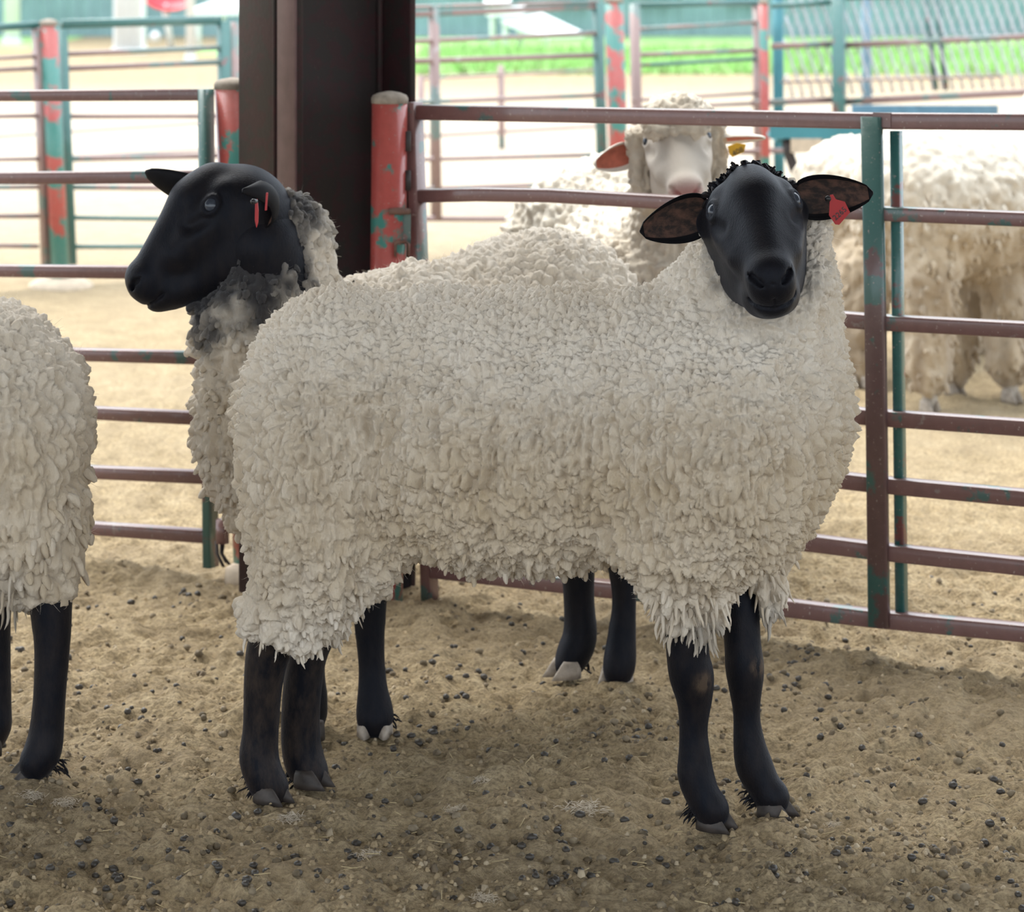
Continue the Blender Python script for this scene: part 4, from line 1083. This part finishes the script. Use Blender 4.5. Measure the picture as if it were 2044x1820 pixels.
D2 = nrm((1, .81, 0)); N2 = nrm((.81, -1, 0))
def far_panel(label, rows, stiles, yf=y_far, group='rails of the yard behind', d=D2, nd=N2, m='rail_far', extra=None):
    xs = [p[0] for r in rows for p in r[0]]; c = P(sum(xs) / len(xs), 400, yf(sum(xs) / len(xs)))
    t = thing('fence_panel', label, 'fence', (c[0], c[1], 0), group)
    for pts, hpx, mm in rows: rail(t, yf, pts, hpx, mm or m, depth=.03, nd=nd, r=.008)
    for pts, wpx, mm in stiles: stile(t, yf, pts, wpx, mm, depth=.035, d=d, nd=nd)
    return t
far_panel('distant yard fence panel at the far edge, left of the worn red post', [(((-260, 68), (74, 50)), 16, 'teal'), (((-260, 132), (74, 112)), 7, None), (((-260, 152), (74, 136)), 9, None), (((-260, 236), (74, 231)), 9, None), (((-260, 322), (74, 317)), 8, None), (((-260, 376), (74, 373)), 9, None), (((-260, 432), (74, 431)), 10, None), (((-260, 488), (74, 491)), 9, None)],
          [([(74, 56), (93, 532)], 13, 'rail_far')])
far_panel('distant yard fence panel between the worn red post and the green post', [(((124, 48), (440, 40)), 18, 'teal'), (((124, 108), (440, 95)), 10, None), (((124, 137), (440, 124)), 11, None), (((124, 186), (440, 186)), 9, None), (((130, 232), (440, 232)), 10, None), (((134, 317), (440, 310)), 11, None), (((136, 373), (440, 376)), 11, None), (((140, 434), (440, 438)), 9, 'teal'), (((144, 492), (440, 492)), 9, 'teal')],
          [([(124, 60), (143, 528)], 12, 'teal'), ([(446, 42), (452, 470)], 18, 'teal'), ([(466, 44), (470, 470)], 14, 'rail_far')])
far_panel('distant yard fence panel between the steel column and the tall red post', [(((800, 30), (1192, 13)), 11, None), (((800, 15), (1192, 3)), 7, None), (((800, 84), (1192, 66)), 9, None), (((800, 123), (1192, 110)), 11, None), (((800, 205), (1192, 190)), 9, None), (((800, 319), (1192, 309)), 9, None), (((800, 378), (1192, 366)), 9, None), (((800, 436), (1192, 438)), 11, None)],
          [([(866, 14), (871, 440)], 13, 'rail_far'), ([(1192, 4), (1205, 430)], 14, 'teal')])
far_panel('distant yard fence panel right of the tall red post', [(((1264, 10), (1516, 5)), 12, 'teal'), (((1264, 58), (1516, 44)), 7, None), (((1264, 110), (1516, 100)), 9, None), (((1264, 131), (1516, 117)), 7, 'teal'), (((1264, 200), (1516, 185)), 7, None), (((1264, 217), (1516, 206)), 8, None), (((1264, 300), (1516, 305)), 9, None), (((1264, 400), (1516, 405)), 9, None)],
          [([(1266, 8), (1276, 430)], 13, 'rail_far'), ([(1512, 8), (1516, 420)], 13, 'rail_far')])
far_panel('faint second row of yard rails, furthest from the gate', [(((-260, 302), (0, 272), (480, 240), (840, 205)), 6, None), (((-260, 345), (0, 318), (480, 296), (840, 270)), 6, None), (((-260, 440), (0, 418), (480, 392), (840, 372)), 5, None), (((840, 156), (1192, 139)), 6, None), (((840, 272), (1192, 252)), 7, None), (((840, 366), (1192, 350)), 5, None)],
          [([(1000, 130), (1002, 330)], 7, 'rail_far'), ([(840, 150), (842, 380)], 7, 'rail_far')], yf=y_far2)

def far_post(label, px0, y0, px1, y1, wpx, Y, m, name='yard_post', foot=False):
    top = P(px0, y0, Y); base = P(px1, y1, Y); base[2] = -.02
    t = thing(name, label, 'post', (base[0], base[1], 0), 'posts of the yard behind'); r = wpx / 2 * Y / F
    mb = MB(); tube(mb, [base, base * .5 + top * .5, top], r, 20); obj('post_tube', mb.mesh('post_tube'), M[m], t)
    mb = MB(); tube(mb, [top - UP * .01, top + UP * .003, top + UP * .012, top + UP * .016], [r * 1.04, r * 1.04, r * .7, r * .1], 18); obj('post_cap', mb.mesh('post_cap'), M['dust'], t)
    if foot:
        mb = MB(); tube(mb, [base, base * np.array([1, 1, 0]) + UP * .012, base * np.array([1, 1, 0]) + UP * .03, base * np.array([1, 1, 0]) + UP * .036], [.125, .12, .09, .02], 18); obj('post_footing', mb.mesh('post_footing'), M['stone'], t)
    return t
far_post('distant red post with worn teal patches, beyond the left gate', 97, 46, 122, 570, 36, 11.40, 'red_post_worn', foot=True)
far_post('tall distant red post beyond the right gate, near the centre', 1225, 0, 1240, 430, 38, 13.0, 'red_post_worn')
far_post('thin distant red post beside the chain-link panel', 1524, 4, 1530, 420, 19, 13.55, 'red_post')
far_post('blue-grey post behind the chain-link panel', 1728, -30, 1734, 440, 20, 14.2, 'blue_post')
far_post('teal post at the near end of the chain-link panel', 1552, -10, 1556, 440, 22, 13.75, 'board')

def link_panel():
    t = thing('chain_link_fence', 'galvanised chain-link fence panel with teal frame behind the white sheep', 'fence', (1.9, 13.5, 0))
    rows = [(((1540, 12), (1664, 4)), 10, 'teal'), (((1540, 92), (1664, 88)), 12, None), (((1690, 90), (2044, 73), (2300, 62)), 12, None), (((1500, 206), (1664, 199)), 13, None), (((1690, 203), (2044, 184), (2300, 172)), 14, None), (((1560, 164), (2000, 152)), 4, None), (((1690, -6), (2300, -30)), 12, 'teal'), (((1420, 302), (1600, 300)), 10, None)]
    for pts, h, m in rows: rail(t, y_link, pts, h, m or 'rail_far', depth=.035, nd=nrm((-.25, -1, 0)), r=.008)
    stile(t, y_link, [(1676, -20), (1680, 440)], 24, 'teal', depth=.07, d=nrm((1, -.25, 0)), nd=nrm((-.25, -1, 0)), off=-.04)
    for a, bq in (((1845, -30), (1868, 180)), ((1868, -30), (1888, 180))):
        mb = MB(); tube(mb, [P(*a, y_link(a[0]) + .1), P(*bq, y_link(bq[0]) + .1)], .013, 10); obj('brace', mb.mesh('brace'), M['teal'], t)
    mb = MB(); rng = np.random.default_rng(4)
    for x in range(1480, 2300, 20):                        # woven wires, two slants
        for sg in (-1, 1):
            pts = []
            for k in range(12):
                f = k / 11; px = x + sg * 44 * (f - .5) * 2; py = -60 + 255 * f - .045 * (px - 1560)
                if px < 1562: continue
                pts.append(P(px, py, y_link(px) + .02 + .006 * sg * (1 if k % 2 else -1)))
            if len(pts) > 2: tube(mb, pts, .0058 if sg > 0 else .0018, 5)
    obj('wire_mesh', mb.mesh('wire_mesh'), M['galv'], t, kind='stuff')
link_panel()

def trough():
    t = thing('feed_trough', 'low teal feed trough on bent legs beyond the gate, beside white sheep', 'trough', (1.2, 10.6, 0))
    Y = 11.2
    def slab(nm, x0, y0, x1, y1, d, m, Yc=Y):
        a = P(x0, y0, Yc); b = P(x1, y1, Yc); c = (a + b) / 2; mb = MB(); box(mb, c, ((b[0] - a[0]) / 2, 0, 0), (0, d, 0), (0, 0, abs(a[2] - b[2]) / 2)); return obj(nm, mb.mesh(nm, False), M[m], t)
    slab('side_board', 1536, 243, 1990, 276, .015, 'board'); slab('side_board', 1536, 243, 1990, 276, .015, 'board', Y + .42)
    slab('trough_floor', 1540, 270, 1986, 277, .2, 'board', Y + .21)
    slab('back_board', 1700, 210, 1992, 228, .012, 'blue_post', Y + .5)
    slab('end_board', 1578, 276, 1640, 304, .02, 'stone')
    for x in (1576, 1800, 1950):
        mb = MB(); tube(mb, [P(x - 6, 276, Y + .02), P(x - 2, 305, Y + .02), P(x + 14, 350, Y + .02), P(x + 16, 585, Y + .02)], .02, 8); obj('leg', mb.mesh('leg'), M['dark'], t)
        mb = MB(); tube(mb, [P(x - 6, 276, Y + .4), P(x - 2, 305, Y + .4), P(x + 14, 350, Y + .4), P(x + 16, 560, Y + .4)], .02, 8); obj('leg', mb.mesh('leg'), M['dark'], t)
trough()

# ------------------------------------------------------------------ far background
def background():
    t = thing('barn', 'long teal sheet-metal barn wall across the background', 'building', (0, 41, 0)); n = 150; x0, x1 = -14.0, 14.0
    v = []; q = []
    for i in range(n * 4 + 1):
        x = x0 + (x1 - x0) * i / (n * 4); dy = (.0, .03, .03, .0)[i % 4]
        v += [(x, 41 - dy, .0), (x, 41 - dy, 5.5)]
        if i: q.append((2 * i - 2, 2 * i, 2 * i + 1, 2 * i - 1))
    obj('sheet_wall', mk_mesh('sheet_wall', np.array(v), np.array(q), False), M['barn'], t)
    mb = MB(); box(mb, (0, 43, 5.6), (14.3, 0, 0), (0, 2.6, 0), (0, 0, .1)); obj('barn_roof', mb.mesh('barn_roof', False), M['roofm'], t)
    for px in (1010, 1140, 1320, 1480):
        mb = MB(); c = P(px, 20, 40.8); box(mb, (c[0], 40.85, 1.6), (.22, 0, 0), (0, .05, 0), (0, 0, 1.1)); obj('panel', mb.mesh('panel', False), M['board'], t)
    # lawn strips
    mb = MB()
    for xa, xb, ya in ((P(826, 1, 31)[0], 12, 29.5), (-12, P(60, 1, 36)[0], 35.5), (P(400, 1, 35)[0], P(826, 1, 31)[0], 34.0)):
        mb.add([(xa, ya, .006), (xb, ya, .006), (xb, 40.8, .006), (xa, 40.8, .006)], [(0, 1, 2, 3)])
    obj('lawn', mb.mesh('lawn', False), M['lawn'], kind='structure')
    rng = np.random.default_rng(3); k = 9000; x = rng.uniform(P(826, 1, 31)[0], 8, k); y = rng.uniform(29.3, 35.2, k); hgt = rng.uniform(.05, .16, k); a = rng.uniform(0, 6.28, k)
    b0 = np.stack([x, y, np.zeros(k)], 1); dx = np.stack([np.cos(a), np.sin(a), a * 0], 1) * .03
    tip = b0 + np.stack([rng.normal(0, .04, k), rng.normal(0, .04, k), hgt], 1)
    vv = np.stack([b0 - dx, b0 + dx, tip], 1).reshape(-1, 3)
    obj('grass', mk_mesh('grass', vv, np.arange(3 * k).reshape(k, 3), False), M['lawn'], kind='stuff', label='bright green grass growing in front of the barn', cat='grass')
    def white_post(label, px0, px1, yb, fluted):
        Y = gY(yb); c = P((px0 + px1) / 2, yb, Y); wd = (px1 - px0) / 2 * Y / F
        t = thing('white_post', label, 'post', (c[0], c[1], 0), 'white posts before the barn')
        mb = MB(); tube(mb, [(c[0], c[1], 0), (c[0], c[1], 3.6)], wd, 20) if not fluted else box(mb, (c[0], c[1], 1.8), (wd, 0, 0), (0, wd, 0), (0, 0, 1.8)); obj('shaft', mb.mesh('shaft', not fluted), M['white'], t)
        mb = MB(); box(mb, (c[0], c[1], .03), (wd * 1.15, 0, 0), (0, wd * 1.15, 0), (0, 0, .03)); obj('base', mb.mesh('base', False), M['white'], t)
        if fluted:
            for f in (-.66, -.22, .22, .66):
                mb = MB(); tube(mb, [(c[0] + f * wd, c[1] - wd, .05), (c[0] + f * wd, c[1] - wd, 3.6)], wd * .16, 8); obj('rib', mb.mesh('rib'), M['white'], t)
    white_post('white post at the far edge of the background, before the barn', 8, 40, 88, False)
    white_post('broad white ribbed post in the background', 230, 288, 106, True)
    white_post('thin white post in the background, beside the white table', 371, 389, 122, False)
    # red dish
    t = thing('red_dish', 'tilted red plastic dish between white posts in the background', 'dish', tuple(P(330, 92, 36.5) * np.array([1, 1, 0])))
    c = P(332, 0, 36.5); ax = nrm((.45, -.55, .70)); a = nrm(np.cross(ax, (0, 1, 0))); a = nrm((.87, .1, .48)); a = nrm(a - ax * (a @ ax)); bb = np.cross(ax, a); vs = []
    for r, dz in ((.30, .0), (.29, .03), (.2, -.03), (.08, -.06), (.29, -.02), (.2, -.07), (.06, -.10)):
        pass
    rings = [(.28, .0), (.30, .02), (.26, .005), (.16, -.04), (.03, -.06)]; back = [(.03, -.08), (.17, -.06), (.27, -.02)]
    for r, dz in back + rings:
        for k in range(20):
            th = 2 * math.pi * k / 20; vs.append(c + r * (a * math.cos(th) * 1.05 + bb * math.sin(th) * .62) + ax * dz)
    qq, tt = ring_faces(len(back + rings), 20); mb = MB(); mb.add(vs, qq, tt); obj('bowl', mb.mesh('bowl'), M['redplastic'], t)
    mb = MB(); tube(mb, [c - ax * .07, (c[0] + .05, c[1] + .1, .0)], .04, 10); obj('stand', mb.mesh('stand'), M['white'], t)
    mb = MB(); q0 = P(310, 74, 37.0); tube(mb, [q0 - [0, 0, .07], q0 - [0, 0, .05], q0, q0 + [0, 0, .05], q0 + [0, 0, .07]], [.01, .05, .07, .05, .01], 12); tg = tag(obj('ball', mb.mesh('ball'), M['white']), 'small white ball-shaped fitting low beside the broad white post', 'ball')
    # white table left
    t = thing('white_table', 'white table top with thin legs beside the column, far behind', 'table', tuple(P(430, 100, 36) * np.array([1, 1, 0])))
    def slab(t, nm, pts, th, m):
        pts = np.asarray(pts, float); n = len(pts); mb = MB(); v = np.concatenate([pts, pts - UP * th]); c = len(v); v = np.concatenate([v, [pts.mean(0), pts.mean(0) - UP * th]])
        mb.add(v, [(i, i + n, (i + 1) % n + n, (i + 1) % n) for i in range(n)], [(c, i, (i + 1) % n) for i in range(n)] + [(c + 1, n + (i + 1) % n, n + i) for i in range(n)]); return obj(nm, mb.mesh(nm, False), M[m], t)
    a_ = P(376, 20, 35.6); b_2 = P(520, 18, 35.6)
    slab(t, 'table_top', [a_, b_2, b_2 + [0, 1.3, .12], a_ + [.25, 1.3, .12]], .07, 'white')
    for q0 in (a_ + [.1, .2, -.06], b_2 + [-.1, .2, -.06], a_ + [.3, 1.1, .04], b_2 + [-.1, 1.1, .04]):
        mb = MB(); tube(mb, [q0, q0 * np.array([1, 1, 0])], .03, 8); obj('leg', mb.mesh('leg'), M['white'], t)
    # white ramp right of the column
    t = thing('white_ramp', 'slanting white board ramp before the barn, beyond the yard rails', 'ramp', tuple(P(1080, 72, 36) * np.array([1, 1, 0])))
    Yc = 36.0
    c1, c2, c3, c4 = P(1000, 38, Yc), P(1078, 68, Yc - .4), P(1166, 66, Yc - .4), P(1082, 26, Yc + .6)
    slab(t, 'ramp_board', [c1, c2, c3, c4], .05, 'white')
    slab(t, 'upper_board', [P(970, 24, Yc), P(1034, 26, Yc), P(1056, 17, Yc + .3), P(1038, 8, Yc + .8), P(985, 8, Yc + .8)], .05, 'white')
    slab(t, 'seat_board', [P(966, 6, Yc), P(1020, 6, Yc), P(1018, -10, Yc + .8), P(968, -10, Yc + .8)], .05, 'white')
    for q0 in (c1, c4, P(975, 22, Yc + .3), P(1030, 22, Yc + .4)):
        mb = MB(); tube(mb, [q0 + [.05, .05, -.05], (q0 + [.05, .05, 0]) * np.array([1, 1, 0])], .035, 8); obj('leg', mb.mesh('leg'), M['white'], t)
background()

# ------------------------------------------------------------------ droppings, wool scraps, straw on the ground
def litter():
    rng = np.random.default_rng(12)
    mats = [plain('black_pellet', (.050, .042, .034), .45, .3, 80), plain('brown_pellet', (.13, .098, .058), .7, .3, 80), plain('grey_pellet', (.22, .175, .115), .75, .3, 80)]
    def pell(mb_name, n1, n2, jag, seed):
        r = np.random.default_rng(seed); vs = []
        for i in range(n1):
            a = math.pi * (i + .12) / (n1 - 1 + .24)
            for j in range(n2):
                b = 2 * math.pi * j / n2 + .3 * i; k = 1 + jag * r.normal()
                vs.append((.0062 * k * math.sin(a) * math.cos(b) * 1.25, .0062 * k * math.sin(a) * math.sin(b), .0055 * k * math.cos(a)))
        q, t = ring_faces(n1, n2); return np.array(vs), np.array(q), np.array(t)
    var = [pell('p', 5, 7, .07, s) for s in range(5)]
    meshes = []
    for k, (v, q, t) in enumerate(var):
        for m in mats:
            me = mk_mesh('dung_pellet', v, [q, t]); me.materials.append(m); meshes.append(me)
    cl = [(rng.uniform(0, 2044), rng.uniform(1180, 1820), rng.uniform(20, 90), rng.integers(5, 18)) for _ in range(34)]
    pts = [(rng.normal(cx, s), rng.normal(cy, s * .3)) for cx, cy, s, n in cl for _ in range(n)]
    pts += [(rng.uniform(-60, 2100), 1150 + 670 * rng.random() ** .8) for _ in range(800)]
    pts = [p for p in pts if 1120 < p[1] < 1835 and -80 < p[0] < 2120]
    pos = []
    for px, py in pts:
        Y = gY(py); x = (px - CX) / F * Y; pos.append((x, Y, zat(x, Y)))
    pos.sort(key=lambda p: p[1])
    vis = [p for p in pos if p[1] > gY(1812)][:]; inview = [p for p in vis if abs((p[0] / p[1] * F)) < 1000]
    single = set(id(p) for p in inview[:300])
    bulk = [MB() for _ in mats]; first = True
    for p in pos:
        sc = rng.uniform(.5, 1.15) ** 1.0; mi = rng.choice(3, p=[.5, .32, .18]); k = int(rng.integers(5))
        R = Matrix.Rotation(rng.uniform(0, 6.28), 3, 'Z') @ Matrix.Rotation(rng.uniform(-.5, .5), 3, 'X')
        z = p[2] + .0016 * sc
        if id(p) in single:
            o = bpy.data.objects.new('dung_pellet', meshes[k * 3 + mi]); COL.objects.link(o)
            o.location = (p[0], p[1], z); o.rotation_euler = R.to_euler(); o.scale = (sc, sc, sc)
            tag(o, 'small dark round dung pellet lying on the sandy pen floor', 'dung pellet', 'dung pellets scattered over the pen floor')
        else:
            v, q, t = var[k]; bulk[mi].add((v * sc) @ np.array(R).T + np.array([p[0], p[1], z]), q, t)
    vv = np.concatenate([np.concatenate(b.v) for b in bulk]); off = np.cumsum([0] + [b.n for b in bulk]); qs = [np.concatenate(b.q) + o for b, o in zip(bulk, off)]; ts = [np.concatenate(b.t) + o for b, o in zip(bulk, off)]
    me = mk_mesh('dung_pellets', vv, [np.concatenate(qs), np.concatenate(ts)]); o = obj('dung_pellets', me, mats, kind='stuff', label='dung pellets scattered over the pen floor further back', cat='dung')
    me.polygons.foreach_set('material_index', np.concatenate([np.full(len(q), k, np.int32) for k, q in enumerate(qs)] + [np.full(len(t), k, np.int32) for k, t in enumerate(ts)]))
    # clods of dried mud, fresh shapes
    # wool scraps
    wool = [(1160, 1625, .030, 'pale wool scrap in the soil between the front sheep\'s legs, larger of them'), (735, 1722, .017, 'small white wool scrap below and right of the hind hooves'), (580, 1636, .020, 'grey wool scrap just below the hind hooves'), (910, 1622, .016, 'grey wool scrap beside two black pellets, mid floor'),
            (70, 1597, .020, 'white wool scrap under the hoof of the sheep at the edge'), (960, 1571, .014, 'tiny white wool scrap on the floor beneath the belly'), (1750, 1612, .014, 'small white wool scrap on the floor right of the far front hoof'), (965, 1812, .018, 'pale wool scrap at the bottom edge of the floor'), (1665, 1645, .012, 'tiny pale wool scrap right of the front hooves'), (130, 1612, .018, 'grey wool scrap right of the edge sheep\'s hoof')]
    for px, py, sz, lab in wool:
        g = ground_pt(px, py); k = 170; g[2] = zat(g[0], g[1])
        r0 = g + rng.normal(size=(k, 3)) * np.array([sz * .45, sz * .45, .002]) + np.array([0, 0, .004])
        d = rng.normal(size=(k, 3)) * np.array([1, 1, .35])
        lv, lq = lock_geo(rng, r0, d, rng.uniform(.25, .65, k) * sz, np.full(k, sz * .03), 4, 3, .35)
        me = mk_mesh('wool_scrap', lv, lq); tattr(me, 'dirt', np.full(len(lv), .35)); tattr(me, 'tint', np.zeros(len(lv)))
        obj('wool_scrap', me, M['fleece'], label=lab, cat='wool scrap', group='wool scraps on the pen floor')
    # crumbs of the soil itself
    k = 9000; py = 1110 + 720 * rng.random(k) ** .85; Yc = H * F / (py - HY); xc = (rng.uniform(-60, 2110, k) - CX) / F * Yc; keep = vnoise(np.stack([xc / .16, Yc / .16, 0 * xc], 1), 5) > rng.uniform(-.9, .45, k); xc = xc[keep]; Yc = Yc[keep]; k = len(xc)
    zc = np.array([zat(a, b) for a, b in zip(xc, Yc)]); sz = rng.uniform(.0018, .0050, k) * (1 + .6 * (rng.random(k) > .92)); base = np.array([(1, 0, -.3), (.2, .95, -.3), (-.85, .5, -.3), (-.75, -.65, -.3), (.35, -.9, -.3), (.5, .3, .62), (-.35, .4, .75), (-.1, -.5, .6)])
    tri = np.array([(0, 1, 5), (1, 2, 6), (1, 6, 5), (2, 3, 6), (3, 4, 7), (3, 7, 6), (4, 0, 5), (4, 5, 7), (5, 6, 7)])
    ang = rng.uniform(0, 6.28, k); vv = base[None] * sz[:, None, None] * (1 + .25 * rng.normal(size=(k, 8, 3))); ca, sa = np.cos(ang)[:, None], np.sin(ang)[:, None]
    vv = np.stack([vv[..., 0] * ca - vv[..., 1] * sa + xc[:, None], vv[..., 0] * sa + vv[..., 1] * ca + Yc[:, None], vv[..., 2] + zc[:, None] + .3 * sz[:, None]], 2)
    me = mk_mesh('soil_crumbs', vv.reshape(-1, 3), (tri[None] + 8 * np.arange(k)[:, None, None]).reshape(-1, 3))
    cm = [plain('soil_crumb', (.36, .275, .165), .95, .25, 60), plain('dark_soil_crumb', (.15, .115, .075), .95, .25, 60), plain('pale_soil_crumb', (.44, .36, .25), .95, .2, 60)]
    o = obj('soil_crumbs', me, cm, kind='stuff', label='loose crumbs of dry soil scattered over the pen floor', cat='soil'); me.polygons.foreach_set('material_index', np.repeat(rng.choice(3, k, p=[.55, .37, .08]), 9).astype(np.int32))
    # straw
    k = 200; mb = MB()
    for i in range(k):
        py = 1150 + 680 * rng.random() ** .7; Y = gY(py); x = (rng.uniform(-40, 2090) - CX) / F * Y; a = rng.uniform(0, 6.28); L = rng.uniform(.008, .028); z = zat(x, Y) + .003
        d = np.array([math.cos(a), math.sin(a), rng.uniform(-.1, .25)]) * L / 2; tube(mb, [np.array([x, Y, z]) - d, np.array([x, Y, z + .002]) + d], .0007, 4)
    tag(obj('straw', mb.mesh('straw'), plain('straw', (.50, .40, .23), .8, .2), kind='stuff'), 'scattered bits of pale straw on the pen floor', 'straw')
litter()
